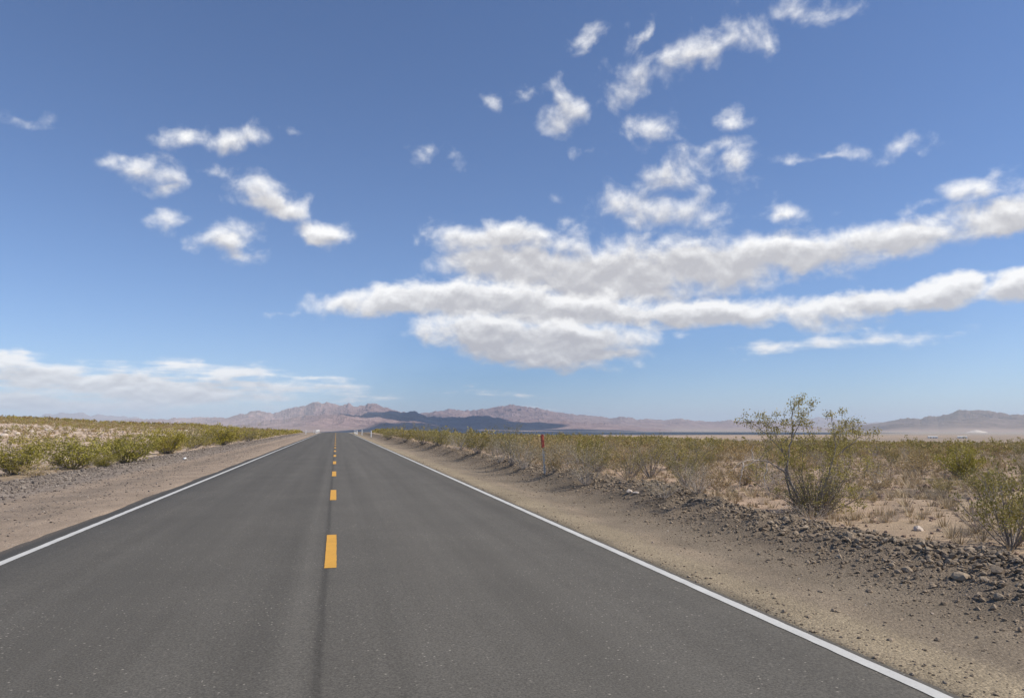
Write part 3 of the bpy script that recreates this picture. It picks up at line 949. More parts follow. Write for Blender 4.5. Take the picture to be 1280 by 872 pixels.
for px, py, rx, ry_, cnt, dv in [
    (993, 502, 11, 9, 150, -.2), (997, 518, 13, 8, 190, -.25), (990, 532, 16, 8, 230, -.2), (1006, 528, 8, 8, 90, -.3), (1004, 505, 6, 5, 50, -.3), (975, 533, 9, 7, 100, -.3),
    (956, 526, 14, 9, 190, -.4), (948, 538, 12, 8, 110, -.4), (924, 525, 12, 5, 80, -.5), (936, 530, 8, 6, 50, -.5), (965, 548, 10, 9, 120, -.4),
    (1003, 548, 9, 12, 170, .4), (1000, 566, 9, 12, 200, .35), (1012, 556, 10, 12, 190, .2), (1011, 576, 8, 14, 160, .2), (1018, 590, 8, 10, 110, .1), (1003, 584, 8, 9, 110, .2),
    (1034, 532, 7, 12, 110, -.4), (1050, 533, 9, 9, 130, -.5), (1030, 518, 5, 6, 30, -.4), (1044, 517, 5, 5, 26, -.45), (1032, 552, 10, 10, 160, -.4),
    (1046, 556, 12, 12, 210, .4), (1058, 562, 12, 12, 220, .45), (1060, 548, 12, 8, 160, .5), (1073, 545, 9, 8, 120, .5), (1074, 530, 5, 5, 26, .5), (1083, 556, 10, 9, 130, .5),
    (1092, 542, 10, 6, 120, .6), (1104, 543, 10, 5, 130, .6), (1117, 541, 8, 5, 90, .6), (1076, 578, 12, 9, 120, -.2), (1084, 590, 10, 6, 70, .2), (1088, 568, 8, 8, 70, .4),
    (966, 584, 10, 8, 120, .6), (972, 600, 10, 8, 100, .8), (978, 570, 10, 10, 140, -.2), (1040, 575, 12, 10, 160, -.2), (1034, 598, 12, 10, 130, -.3), (1058, 604, 12, 9, 110, -.4),
    (1020, 615, 16, 12, 180, -.1), (1036, 628, 20, 9, 190, -.2), (1060, 620, 14, 8, 110, -.5), (1010, 630, 12, 8, 110, -.2),
    (1052, 575, 14, 10, 170, .1), (1064, 590, 14, 9, 150, .2), (1096, 556, 12, 8, 110, .3), (1070, 608, 14, 9, 120, .3), (1046, 612, 14, 10, 140, .2), (1022, 600, 12, 12, 140, .3), (1026, 572, 10, 12, 150, -.3),
    (992, 580, 9, 10, 110, .2), (960, 562, 10, 8, 100, .2), (985, 612, 9, 8, 70, .4), (1050, 634, 18, 7, 130, .2), (1110, 552, 9, 6, 80, .4)]:
    # each clump is a handful of tufts so that sky shows between them
    for _c in range(max(3, cnt // 22)):
        tx, ty, tv = px + rb_.gauss(0, rx * .55), py + rb_.gauss(0, ry_ * .55), dv + rb_.gauss(0, .16)
        cen = q_(tx, ty, tv)
        for _k in range(int(34 * rb_.uniform(.4, 1.6))):
            fl.leaf(cen + Vector((rb_.gauss(0, .045), rb_.gauss(0, .045), rb_.gauss(0, .035))), rb_.uniform(.022, .048), rb_)
        br.tube([cen + Vector((0, 0, -.10)), cen, cen + Vector((rb_.gauss(0, .03), rb_.gauss(0, .03), .06))], [.004, .003, .001], 3)
link('trunk', tk.data('trunk', M['bark']), big)
link('branches', br.data('branches', M['bark']), big)
link('foliage', fl.data('foliage', M['airy']), big)
o = link('dead_branch', tw.data('dead_branch', M['dead']), big); o['label'] = 'bleached dead branch bending to the ground'
link('basal_shoots', bs.data('basal_shoots', M['dead']), big)

# ---- the rest of the plants, scattered at natural spacing
GRID = {}


def free(x, y, sep):
    k = (int(x // 4), int(y // 4))
    for i in (-1, 0, 1):
        for j in (-1, 0, 1):
            for (a, b, r_) in GRID.get((k[0] + i, k[1] + j), ()):
                if (a - x) ** 2 + (b - y) ** 2 < (sep + r_) ** 2: return False
    GRID.setdefault(k, []).append((x, y, sep))
    return True


for a, b, r_ in placed: GRID.setdefault((int(a // 4), int(b // 4)), []).append((a, b, r_))
cand = []
for _ in range(60000):
    az = rnd.uniform(-24.5, 52); d = math.sqrt(rnd.uniform(9 ** 2, 230 ** 2))
    x, y = d * math.sin(R(az)), d * math.cos(R(az))
    cov = float(fbm(np.array([x / 9]), np.array([y / 9]), 91, 3)[0])
    if x > 0:
        if x < 8.6 + 0.010 * y: continue
        verge = x < 10.2 + 0.03 * y and y > 17
        if verge:
            k = rnd.choices(['green', 'grey', 'sparse', 'brown'], [5, 4, 3, 1] if y > 48 else [1, 5, 2, 4])[0]; h = rnd.uniform(.7, 1.35) * (1.35 if k == 'sparse' else 1) * (1 if y > 48 else .85)
            if y > 60: h *= .85
            p = 1.0
        elif d < 19:
            k = rnd.choices(['dead', 'grey', 'brown'], [5, 2, 2])[0]; h = rnd.uniform(.15, .36); p = .55
        else:
            k = rnd.choices(['brown', 'sparse', 'green', 'grey', 'dead'], [8, 3, 4, 3, 3])[0]
            h = rnd.uniform(.34, .84) * (1.3 if k in ('sparse', 'green') else 1.0); p = min(.5, max(.04, (cov - .35) * 2.0))
            if d < 34: p *= .55
    else:
        if x > -9.9: continue
        verge = x > -12.6 and y > 22
        if verge:
            k = rnd.choices(['bright', 'green', 'brown', 'grey'], [4, 5, 2, 1])[0]; h = rnd.uniform(.55, 1.25); p = .6
            if y < 48: continue
        else:
            k = rnd.choices(['green', 'brown', 'grey', 'bright'], [3, 5, 4, 1])[0]; h = rnd.uniform(.28, .62)
            p = max(0, (cov - .45) * .9) if d < 150 else min(.6, max(.1, (cov - .33) * 2.0))
    if rnd.random() > p: continue
    w = h * rnd.uniform(1.15, 1.8) * (.75 if k == 'sparse' else 1)
    if not free(x, y, w * .33): continue
    cand.append((d, x, y, h, w, k))
cand.sort(key=lambda c: -c[3] * c[4] / c[0] ** 2)


def zone(k, x, d):
    kd = {'green': 'olive creosote bush', 'sparse': 'thin open creosote bush', 'bright': 'fresh green bush', 'grey': 'grey twiggy shrub', 'brown': 'rusty brown dried shrub', 'dead': 'dry straw coloured shrub'}[k]
    if x < 0:
        wh = ('in the row along the left verge beyond the nearest bushes' if x > -12.6 else
              'on the pale stony bank behind the left verge row' if d < 95 else 'near the skyline of the left bank')
    elif x < 10.2 + 0.03 * math.sqrt(max(d * d - x * x, 0)) and d > 16:
        wh = 'in the belt along the right verge'
    else:
        wh = ('small, on the bare ground just behind the soil windrow' if d < 19 else 'on the near part of the right plain' if d < 38 else
              'in the middle of the right plain' if d < 80 else 'in the far scrub of the right plain')
    return f'{kd} {wh}', f'{kd} plants {wh}'.replace(' small,', '')


cnt = {}
rest = {'green': [], 'bright': [], 'brown': [], 'grey': []}
for d, x, y, h, w, k in cand:
    fam = {'sparse': 'green', 'dead': 'grey'}.get(k, k)
    cnt[fam] = cnt.get(fam, 0) + 1
    if cnt[fam] > (200 if fam in ('green', 'brown') else 130) or d > 170:
        rest[fam].append((x, y, h, w)); continue
    la, gr = zone(k, x, d)
    plant(x, y, h, w, k, la, gr, parts=d < 45)
# scrub that runs together towards the horizon
for _ in range(26000):
    az = rnd.uniform(-24.5, 52); d = math.sqrt(rnd.uniform(200 ** 2, 760 ** 2))
    x, y = d * math.sin(R(az)), d * math.cos(R(az))
    if abs(x) < 10 + .01 * y: continue
    if x < 0 and d > 430: continue
    if rnd.random() < .45: continue
    cov = float(fbm(np.array([x / 40]), np.array([y / 40]), 97, 4)[0])
    if cov < rnd.uniform(.30, .62): continue
    if d > 560 and rnd.random() < (d - 560) / 200: continue
    fam = rnd.choices(['green', 'brown', 'grey'], [5, 5, 1])[0] if x > 0 else rnd.choices(['green', 'bright', 'brown'], [4, 1, 4])[0]
    h = rnd.uniform(.5, 1.15); rest[fam].append((x, y, h, h * rnd.uniform(1.2, 1.9)))


def scrub(name, fam, lst, label):
    lst = np.array(lst); n_ = len(lst)
    if not n_: return
    d = np.hypot(lst[:, 0], lst[:, 1]); z = ground_z(lst[:, 0], lst[:, 1])
    V, T = [], []
    base = 0
    k = np.where(d < 240, 46, 22)
    tot = int(k.sum()); own = np.repeat(np.arange(n_), k)
    dirs = rng.normal(size=(tot, 3)); dirs /= np.linalg.norm(dirs, axis=1)[:, None]
    rad = rng.uniform(.35, 1.0, tot)
    c = dirs * rad[:, None]; c[:, 2] = np.abs(c[:, 2])
    H, W = lst[own, 2], lst[own, 3]
    ctr = np.stack([lst[own, 0] + c[:, 0] * W * .5, lst[own, 1] + c[:, 1] * W * .5, z[own] + 0.04 + c[:, 2] * H * .92], -1)
    a = rng.normal(size=(tot, 3)); a /= np.linalg.norm(a, axis=1)[:, None]
    b = np.cross(a, rng.normal(size=(tot, 3))); b /= np.linalg.norm(b, axis=1)[:, None]
    s = (np.where(d[own] < 240, .15, .24) * rng.uniform(.6, 1.3, tot) * H)[:, None]
    V = np.stack([ctr - a * s, ctr + b * s * .6, ctr + a * s, ctr - b * s * .6], 1).reshape(-1, 3)
    q = np.arange(tot * 4).reshape(-1, 4)
    o = link(name, mesh_data(name, V, q, M[fam if fam != 'grey' else 'greyleaf']))
    tag(o, label, 'scrub', kind='stuff')


scrub('distant_scrub', 'green', rest['green'], 'far olive creosote scrub running together towards the horizon')
scrub('distant_scrub', 'brown', rest['brown'], 'far rusty brown scrub running together towards the horizon')
scrub('distant_scrub', 'bright', rest['bright'], 'far fresh green scrub on the bank left of the road')
scrub('distant_scrub', 'grey', rest['grey'], 'far grey twiggy scrub on the plain')

# ---- dry grass
gb = []
for _ in range(11000):
    if rnd.random() < .8:
        az = rnd.uniform(14, 52); d = math.sqrt(rnd.uniform(8.5 ** 2, 62 ** 2))
    else:
        az = rnd.uniform(-24, 20); d = math.sqrt(rnd.uniform(18 ** 2, 110 ** 2))
    x, y = d * math.sin(R(az)), d * math.cos(R(az))
    if -9.8 < x < 8.1: continue
    if rnd.random() > .25 + 1.2 * float(fbm(np.array([x / 3]), np.array([y / 3]), 77, 3)[0]) ** 1.5: continue
    gb.append((x, y))
gb = np.array(gb); gzv = ground_z(gb[:, 0], gb[:, 1])
nb_ = 24
own = np.repeat(np.arange(len(gb)), nb_); tot = len(own)
th = rng.uniform(0, 6.283, tot); o0 = rng.uniform(0, .10, tot); L = rng.uniform(.06, .24, tot) * np.repeat(rng.uniform(.5, 1.3, len(gb)), nb_)
ln = rng.uniform(.1, 1.1, tot)
p0 = np.stack([gb[own, 0] + np.cos(th) * o0, gb[own, 1] + np.sin(th) * o0, gzv[own] - .01], -1)
tip = p0 + np.stack([np.cos(th) * L * ln, np.sin(th) * L * ln, L], -1)
sd = np.stack([-np.sin(th), np.cos(th), 0 * th], -1) * rng.uniform(.002, .005, tot)[:, None] * (1 + np.hypot(gb[own, 0], gb[own, 1]) / 14)[:, None]
V = np.stack([p0 - sd, p0 + sd, tip], 1).reshape(-1, 3)
tag(link('dry_grass', mesh_data('dry_grass', V, np.arange(tot * 3).reshape(-1, 3), M['straw'])), 'thin straw coloured dry grass over the desert floor', 'grass', kind='stuff')

# ------------------------------------------------------------------ stones
import bmesh


def ico(sub):
    bm = bmesh.new(); bmesh.ops.create_icosphere(bm, subdivisions=sub, radius=1)
    bm.verts.ensure_lookup_table()
    v = np.array([q.co[:] for q in bm.verts]); f = np.array([[w.index for w in t.verts] for t in bm.faces]); bm.free()
    return v, f


I1, I2, I3 = ico(1), ico(2), ico(3)


def lumps(name, pts, sizes, base, mat, flat_=0.7, rough=0.28, sink=0.25, smooth=False):
    v0, f0 = base; n_ = len(pts)
    x, y = pts[:, 0], pts[:, 1]
    z = ground_z(x, y)
    q = rng.normal(size=(n_, 4)); q /= np.linalg.norm(q, axis=1)[:, None]
    w, a, b, c = q.T
    Rm = np.stack([np.stack([1 - 2 * (b * b + c * c), 2 * (a * b - c * w), 2 * (a * c + b * w)], -1),
                   np.stack([2 * (a * b + c * w), 1 - 2 * (a * a + c * c), 2 * (b * c - a * w)], -1),
                   np.stack([2 * (a * c - b * w), 2 * (b * c + a * w), 1 - 2 * (a * a + b * b)], -1)], 1)
    sc = rng.uniform(.55, 1.15, (n_, 1, 3))
    V = v0[None] * (1 + rng.normal(0, rough, (n_, len(v0), 1)).clip(-.5, .6)) * sc
    V = np.einsum('nij,nkj->nki', Rm, V)
    V[:, :, 2] *= flat_
    V *= sizes[:, None, None]
    V[:, :, 0] += x[:, None]; V[:, :, 1] += y[:, None]; V[:, :, 2] += (z + sizes * flat_ * (.6 - sink))[:, None]
    T = (f0[None] + (np.arange(n_) * len(v0))[:, None, None]).reshape(-1, 3)
    return mesh_data(name, V.reshape(-1, 3), T, mat, smooth)


# soil clods of the right windrow
n_ = 60000
y = 3.2 + 100 * rng.random(n_) ** 2.6
x = berm_c(y) + rng.normal(-.05, .66, n_)
sz = np.minimum(.006 + rng.exponential(.0085, n_), .05) * (0.75 + 0.55 * np.exp(-((x - berm_c(y)) / .6) ** 2))
keep = (x > 4.9)
tag(link('soil_clods', lumps('soil_clods', np.stack([x, y], -1)[keep], sz[keep], I1, M['clod'], .75, .22)), 'dark broken soil clods heaped in a windrow beside the right shoulder', 'soil', kind='stuff')
# loose gravel on the right shoulder
n_ = 9000
y = 2.4 + 40 * rng.random(n_) ** 2.2
x = R_EDGE - .05 + np.where(rng.random(n_) < .25, rng.exponential(.25, n_), .75 + rng.beta(1.6, 1.2, n_) * 2.6)
sz = np.minimum(.004 + rng.exponential(.0045, n_), .03)
tag(link('loose_gravel', lumps('loose_gravel', np.stack([x, y], -1), sz, I1, M['clod'], .7, .18)), 'loose brown gravel scattered over the graded right shoulder', 'gravel', kind='stuff')
n_ = 700
y = 2.6 + 40 * rng.random(n_) ** 2.0; x = R_EDGE + .3 + rng.random(n_) * 6
tag(link('pale_chips', lumps('pale_chips', np.stack([x, y], -1), .004 + rng.exponential(.004, n_), I1, M['pale'], .8, .18)), 'small pale stone chips strewn over the right shoulder', 'gravel', kind='stuff')
# grey stones of the left windrow
n_ = 24000
y = 14 + 150 * rng.random(n_) ** 2.0
x = -8.35 + rng.normal(0, .60, n_)
sz = np.minimum(.014 + rng.exponential(.012, n_), .075)
tag(link('roadside_stones', lumps('roadside_stones', np.stack([x, y], -1), sz, I1, M['stone'], .75, .2)), 'grey stones heaped in a low bank along the left pull-out', 'stones', kind='stuff')
n_ = 9000
y = 8 + 60 * rng.random(n_) ** 1.8; x = -4.3 - rng.beta(1.5, 1.3, n_) * 3.2
tag(link('loose_gravel', lumps('loose_gravel', np.stack([x, y], -1), np.minimum(.005 + rng.exponential(.007, n_), .04), I1, M['stone'], .7, .18)), 'loose grey gravel scattered over the left pull-out', 'gravel', kind='stuff')
# pebbles of the desert floor
n_ = 9000
az = rng.uniform(14, 52, n_); d = np.sqrt(rng.uniform(8.0 ** 2, 50 ** 2, n_))
x, y = d * np.sin(np.radians(az)), d * np.cos(np.radians(az)); keep = x > 7.8
tag(link('desert_pebbles', lumps('desert_pebbles', np.stack([x, y], -1)[keep], (.012 + rng.exponential(.018, n_)).clip(0, .12)[keep], I1, M['brownrock'], .7, .2)), 'reddish brown pebbles on the right desert floor', 'stones', kind='stuff')
n_ = 4200
az = rng.uniform(-25, -8, n_); d = np.sqrt(rng.uniform(40 ** 2, 150 ** 2, n_))
x, y = d * np.sin(np.radians(az)), d * np.cos(np.radians(az)); keep = x < -12.5
tag(link('pale_rubble', lumps('pale_rubble', np.stack([x, y], -1)[keep], (.03 + rng.exponential(.05, n_)).clip(0, .3)[keep], I1, M['pale'], .7, .2)), 'pale rubble strewn over the bank behind the left bushes', 'stones', kind='stuff')


def rock(px, py, wpx, mat, label, name='boulder', cat='rock', group=None, flat_=.75, base=I2, rough=.10):
    x, y = gp(px, py)
    s = wpx * float(np.dot(np.array([x, y, -CAM_H]), FW)) / F / 2
    me = lumps(name, np.array([[x, y]]), np.array([s]), base, mat, flat_, rough, .25)
    # origin at the thing's base
    z = gz(x, y)
    co = np.empty(len(me.vertices) * 3, np.float32); me.vertices.foreach_get('co', co)
    co = co.reshape(-1, 3) - np.array([x, y, z], np.float32); me.vertices.foreach_set('co', co.ravel()); me.update()
    tag(link(name, me, None, (x, y, z)), label, cat, group)


rock(1098, 606, 16, M['pale'], 'pale round boulder lying right of the tall creosote bush')
rock(1148, 663, 12, M['pale'], 'pale stone on the crest of the windrow below the bright green bush')
rock(1213, 690, 19, M['clod'], 'big rounded grey brown clod on top of the windrow near the right edge', 'soil_clod', 'clod')
rock(1249, 748, 17, M['clod'], 'large dark clod at the inner foot of the windrow near the right edge', 'soil_clod', 'clod')
rock(1134, 715, 16, M['clod'], 'flat dark clod at the inner foot of the windrow, left of the right edge clods', 'soil_clod', 'clod')
rock(1203, 724, 20, M['clod'], 'long dark clod in the middle of the windrow near the right edge', 'soil_clod', 'clod')
rock(1091, 652, 9, M['brownrock'], 'small dark stone on bare ground right of the tall creosote bush', 'stone', 'stone')
rock(1054, 657, 7, M['brownrock'], 'small dark stone at the right foot of the tall creosote bush', 'stone', 'stone')
rock(231, 574, 5, M['glass'], 'small white stone on the grey stones left of the road', 'stone', 'stone')
rock(795, 617, 9, M['pale'], 'pale pinkish stone beside the dark low shrub on the right plain', 'stone', 'stone')
rock(787, 615, 7, M['pale'], 'smaller pale stone left of the pinkish one beside the dark low shrub', 'stone', 'stone')
for px, py, w in [(4, 546, 11), (9, 541, 9), (1, 536, 10), (15, 550, 8), (22, 543, 7), (11, 553, 7), (40, 540, 6), (59, 538, 6), (33, 548, 6)]:
    rock(px, py, w, M['pale'], 'pale boulder in the heap on the bank at the left edge of the photo', group='pale boulders heaped on the left bank')

# ------------------------------------------------------------------ road furniture
px_, py_ = gp(681, 593)
pz = gz(px_, py_)
mk = tag(empty('marker_post', (px_, py_, pz), -0.24), 'slim grey steel post with a red paddle standing on the right verge', 'marker post')
u2 = float(np.dot(np.array([px_, py_, -CAM_H]), FW)) / F
ht = 50 * u2
mk.rotation_euler = (0.0, R(-3.2), -0.24)
pb = MB()
pb.prism([(-.030, -.012), (-.022, -.012), (-.016, .010), (.016, .010), (.022, -.012), (.030, -.012), (.030, -.006), (.026, -.006), (.020, .016), (-.020, .016), (-.026, -.006), (-.030, -.006)], -.25, ht - .02)
pb.v = [(x, z, y) for x, y, z in pb.v]           # stand the channel upright
pb.build('post', M['steel'], mk)
pd = MB()
pd.prism([(-.040, ht - .37), (-.028, ht - .40), (.028, ht - .40), (.040, ht - .37), (.040, ht - .03), (.028, ht), (-.028, ht), (-.040, ht - .03)], -.022, -.013)
pdo = pd.build('paddle', M['red'], mk, .003)
rf = MB()
rf.prism([(-.004, ht - .17), (.030, ht - .17), (.030, ht - .06), (-.004, ht - .06)], -.0255, -.0222)
rf.build('reflector', M['orange'], pdo, .001)
ed = MB(); ed.box(-.054, -.0415, -.024, .016, ht - .39, ht - .02)  # dark strip along the left side of the paddle
ed.build('edge_strip', M['dark'], pdo, .002)


def delineator(px, py, hpx, label):
    x, y = gp(px, py) if px else py; dp = float(np.dot(np.array([x, y, -CAM_H]), FW)) / F
    h = hpx * dp if px else hpx
    o = tag(empty('delineator_post', (x, y, gz(x, y))), label, 'marker post', 'white delineator posts at the crest')
    b = MB(); b.prism([(-.075, -.2), (.075, -.2), (.075, h - .05), (.045, h), (-.045, h), (-.075, h - .05)], -.012, .012); b.build('post', M['wpost'], o)
    r_ = MB(); r_.prism([(-.04, h - .24), (.04, h - .24), (.04, h - .07), (-.04, h - .07)], -.018, -.0125); r_.build('reflector', M['glass'], o)


delineator(464, 546, 8, 'white delineator post nearest the camera on the right verge near the crest')
delineator(452.5, 543.6, 7, 'white delineator post farther along the right verge near the crest')
delineator(None, (-6.1, 158), 1.0, 'white delineator post on the left verge near the crest')
delineator(None, (-5.3, 186), .9, 'white delineator post on the left verge beside the guard rail')


def guard_rail(x, y0, y1, label, face):
    o = tag(empty('guard_rail', (x, y0, gz(x, y0))), label, 'guard rail')
    z0 = gz(x, y0)
    n = 9
    rv_, rf_ = [], []
    prof_ = [(0, .44), (-.03, .49), (-.03, .54), (0, .59), (-.03, .64), (-.03, .70), (0, .75), (.012, .75), (.012, .44)]
    for i in range(n + 1):
        yy = y0 + (y1 - y0) * i / n
        dz = gz(x, yy) - z0
        for a, b in prof_: rv_.append((a * face, yy - y0, b + dz))
    m_ = len(prof_)
    for i in range(n):
        for k in range(m_):
            j = (k + 1) % m_
            rf_.append((i * m_ + k, i * m_ + j, (i + 1) * m_ + j, (i + 1) * m_ + k))
    b = MB(); b.v, b.f = rv_, rf_; b.build('rail', M['wpost'], o)
    for i in range(n + 1):
        yy = y0 + (y1 - y0) * i / n; dz = gz(x, yy) - z0
        b = MB(); c_ = .10 * face
        b.box(min(c_ - .06, c_ + .06), max(c_ - .06, c_ + .06), yy - y0 - .06, yy - y0 + .06, dz - .3, dz + .80)
        b.build('post', M['wpost'], o)


guard_rail(4.15, 150, 176, 'short white guard rail on the right edge of the road at the crest', 1)
guard_rail(-4.5, 176, 215, 'short white guard rail on the left edge of the road at the crest', -1)

# ------------------------------------------------------------------ far sheds and spoil heap


def shed(px, py, L, Wd, H, label, rz):
    x, y = gp(px, py)
    o = tag(empty('shed', (x, y, gz(x, y)), rz), label, 'shed')
    b = MB(); b.box(-L / 2, L / 2, -Wd / 2, Wd / 2, -1, H); b.build('wall', M['wall'], o)
    r_ = MB(); r_.v = []; r_.prism([(-Wd / 2 - .4, H + .003), (Wd / 2 + .4, H + .003), (0, H + Wd * .16)], -L / 2 - .3, L / 2 + .3)
    r_.v = [(yy, xx, zz) for xx, yy, zz in r_.v]; r_.f = [tuple(reversed(f)) for f in r_.f]
    r_.build('roof', M['roofm'], o)
    for k in (-.28, .05, .3):
        d_ = MB(); d_.box(L * k - 1.2, L * k + 1.2, -Wd / 2 - .05, -Wd / 2 - .003, 0, H * .75); d_.build('door', M['door'], o)


shed(1166, 547.4, 24, 10, 4.2, 'long low white shed on the tan flat, left of the pair below the right mountains', -.5)
shed(1203, 547.4, 24, 10, 4.2, 'long low white shed on the tan flat, right of the pair below the right mountains', -.7)

mx, my = gp(1221, 540.6)
md = math.hypot(mx, my)
th_ = np.linspace(0, 2 * np.pi, 40, endpoint=False); rr_ = np.linspace(0, 1, 9)
V = []; T = []
for i, r0 in enumerate(rr_):
    for j, t in enumerate(th_):
        hx = (1 - r0) ** .8 * 0.0031 * md * (0.75 + .6 * float(vnoise(np.array([math.cos(t) * r0 * 3 + 7]), np.array([math.sin(t) * r0 * 3]), 5)[0]))
        V.append((math.cos(t) * r0 * md * .0115, math.sin(t) * r0 * md * .0115, hx - .5))
for i in range(8):
    for j in range(40):
        k = (j + 1) % 40
        T.append((i * 40 + j, (i + 1) * 40 + j, (i + 1) * 40 + k, i * 40 + k))
tag(link('spoil_heap', mesh_data('spoil_heap', V, T, M['spoil'], True), None, (mx, my, gz(mx, my))), 'low pale spoil heap on the far tan flat below the right mountains', 'spoil heap')

# ------------------------------------------------------------------ sun, sky and clouds
SUN_AZ, SUN_EL = 112.0, 47.0         # degrees clockwise from the road direction
sd_ = Vector((math.sin(R(SUN_AZ)) * math.cos(R(SUN_EL)), math.cos(R(SUN_AZ)) * math.cos(R(SUN_EL)), math.sin(R(SUN_EL))))
sl = bpy.data.lights.new('sun', 'SUN'); sl.energy = 3.9; sl.angle = R(0.53); sl.color = (1.0, 0.925, 0.81)
so = bpy.data.objects.new('sun', sl); COL.objects.link(so)
so.rotation_euler = (-sd_).to_track_quat('-Z', 'Y').to_euler()

w = bpy.data.worlds.new('World'); S.world = w; w.use_nodes = True
n = w.node_tree; n.nodes.clear()
out = N(n, 'ShaderNodeOutputWorld'); bg = N(n, 'ShaderNodeBackground'); bg.inputs['Strength'].default_value = 0.12
n.links.new(bg.outputs[0], out.inputs['Surface'])
sky = N(n, 'ShaderNodeTexSky'); sky.sky_type = 'NISHITA'; sky.sun_disc = False
sky.sun_elevation = R(SUN_EL); sky.sun_rotation = R(SUN_AZ); sky.altitude = 1800; sky.air_density = 1.0; sky.dust_density = 0.6; sky.ozone_density = 2.5
tc = N(n, 'ShaderNodeTexCoord')
se = N(n, 'ShaderNodeSeparateXYZ'); n.links.new(tc.outputs['Generated'], se.inputs[0])


def math_(op, a, b=None, c=None, tree=None, clamp=False):
    t = tree or n
    x = N(t, 'ShaderNodeMath', operation=op, use_clamp=clamp)
    for i, v in enumerate((a, b, c)):
        if v is None: continue
        if isinstance(v, (int, float)): x.inputs[i].default_value = v
        else: t.links.new(v, x.inputs[i])
    return x.outputs[0]


azn = math_('MULTIPLY', math_('ARCTAN2', se.outputs['X'], se.outputs['Y']), 57.29578)
eln = math_('MULTIPLY', math_('ARCSINE', se.outputs['Z']), 57.29578)
cb = N(n, 'ShaderNodeCombineXYZ'); n.links.new(azn, cb.inputs[0]); n.links.new(eln, cb.inputs[1])
P0 = cb.outputs[0]

# cloud banks: centre, half sizes, tilt (deg, counter-clockwise), weight; in photo pixels, turned into directions
CL = [
    (232, 171, 30, 13, 0, 1), (300, 177, 40, 17, 5, 1), (195, 215, 46, 20, -8, 1), (200, 233, 26, 13, 0, .9), (155, 203, 26, 9, 0, .7),
    (205, 272, 30, 12, -15, .8), (288, 298, 44, 20, 0, 1.1), (302, 322, 22, 12, 0, .9), (318, 238, 46, 22, -20, 1), (348, 260, 56, 24, -15, 1.2),
    (405, 293, 48, 19, -6, 1.2), (346, 390, 22, 6, 0, .8), (265, 215, 24, 9, 0, .55), (20, 145, 34, 10, -10, .5), (367, 168, 12, 5, 0, .5), (537, 190, 24, 10, -10, .55),
    (735, 47, 24, 11, 15, .7), (808, 38, 8, 18, -30, .6), (870, 64, 92, 27, 14, .82), (796, 97, 60, 26, 25, .82), (716, 142, 40, 28, 0, .95),
    (666, 120, 30, 13, 20, .75), (616, 122, 18, 11, 0, .7), (828, 158, 34, 17, 0, .85), (908, 147, 24, 12, 0, .65), (740, 187, 20, 7, 15, .6), (1000, 12, 60, 18, 10, .6),
    (1030, 195, 68, 8, 3, .75), (1118, 181, 26, 10, 10, .6), (1162, 178, 14, 11, 30, .5), (832, 214, 50, 33, 10, 1), (888, 183, 38, 8, 8, .6), (915, 203, 38, 14, 25, .8),
    (818, 258, 76, 23, 0, 1.1), (890, 240, 44, 38, 0, .6), (975, 271, 46, 11, 3, .85), (1230, 238, 84, 17, 10, .9), (1160, 258, 36, 8, 10, .6),
    (625, 297, 110, 26, 0, 1.2), (690, 303, 60, 24, 0, 1), (650, 335, 120, 40, 0, 1.3), (760, 345, 160, 52, 0, 1.5), (880, 332, 160, 48, 4, 1.5), (1000, 318, 140, 36, 6, 1.4),
    (1120, 300, 140, 32, 8, 1.3), (1240, 274, 100, 30, 12, 1.3), (1340, 250, 100, 40, 12, 1.3),
    (500, 374, 90, 23, 2, 1.2), (425, 379, 54, 14, 5, .9), (590, 372, 130, 30, 0, 1.4), (720, 388, 160, 26, 0, 1.4), (860, 391, 160, 23, 0, 1.3), (985, 391, 100, 18, 0, 1.1),
    (1080, 381, 110, 19, 5, 1.25), (1140, 373, 90, 18, 8, 1.25), (1190, 364, 110, 23, 10, 1.25), (1290, 350, 90, 28, 10, 1.3),
    (610, 412, 110, 26, 0, 1.2), (665, 438, 130, 26, -3, 1.3), (745, 446, 84, 18, 0, 1.1), (690, 422, 140, 26, 0, 1.3),
    (970, 435, 64, 15, 0, .95), (1105, 426, 86, 13, 3, .95), (848, 420, 16, 6, 0, .6),
    (10, 452, 70, 18, 0, 1.3), (60, 474, 170, 32, 0, 1.25), (160, 478, 200, 34, 0, 1.25), (290, 466, 90, 18, 0, 1.25), (155, 455, 50, 11, 0, 1.1), (230, 490, 260, 26, 0, 1.2), (90, 505, 240, 22, 0, 1.2),
    (385, 476, 44, 7, 0, .6), (340, 484, 100, 14, 0, .6), (430, 499, 90, 6, 0, .85), (548, 491, 90, 5, 0, .5), (650, 512, 60, 4, 0, .6),
]


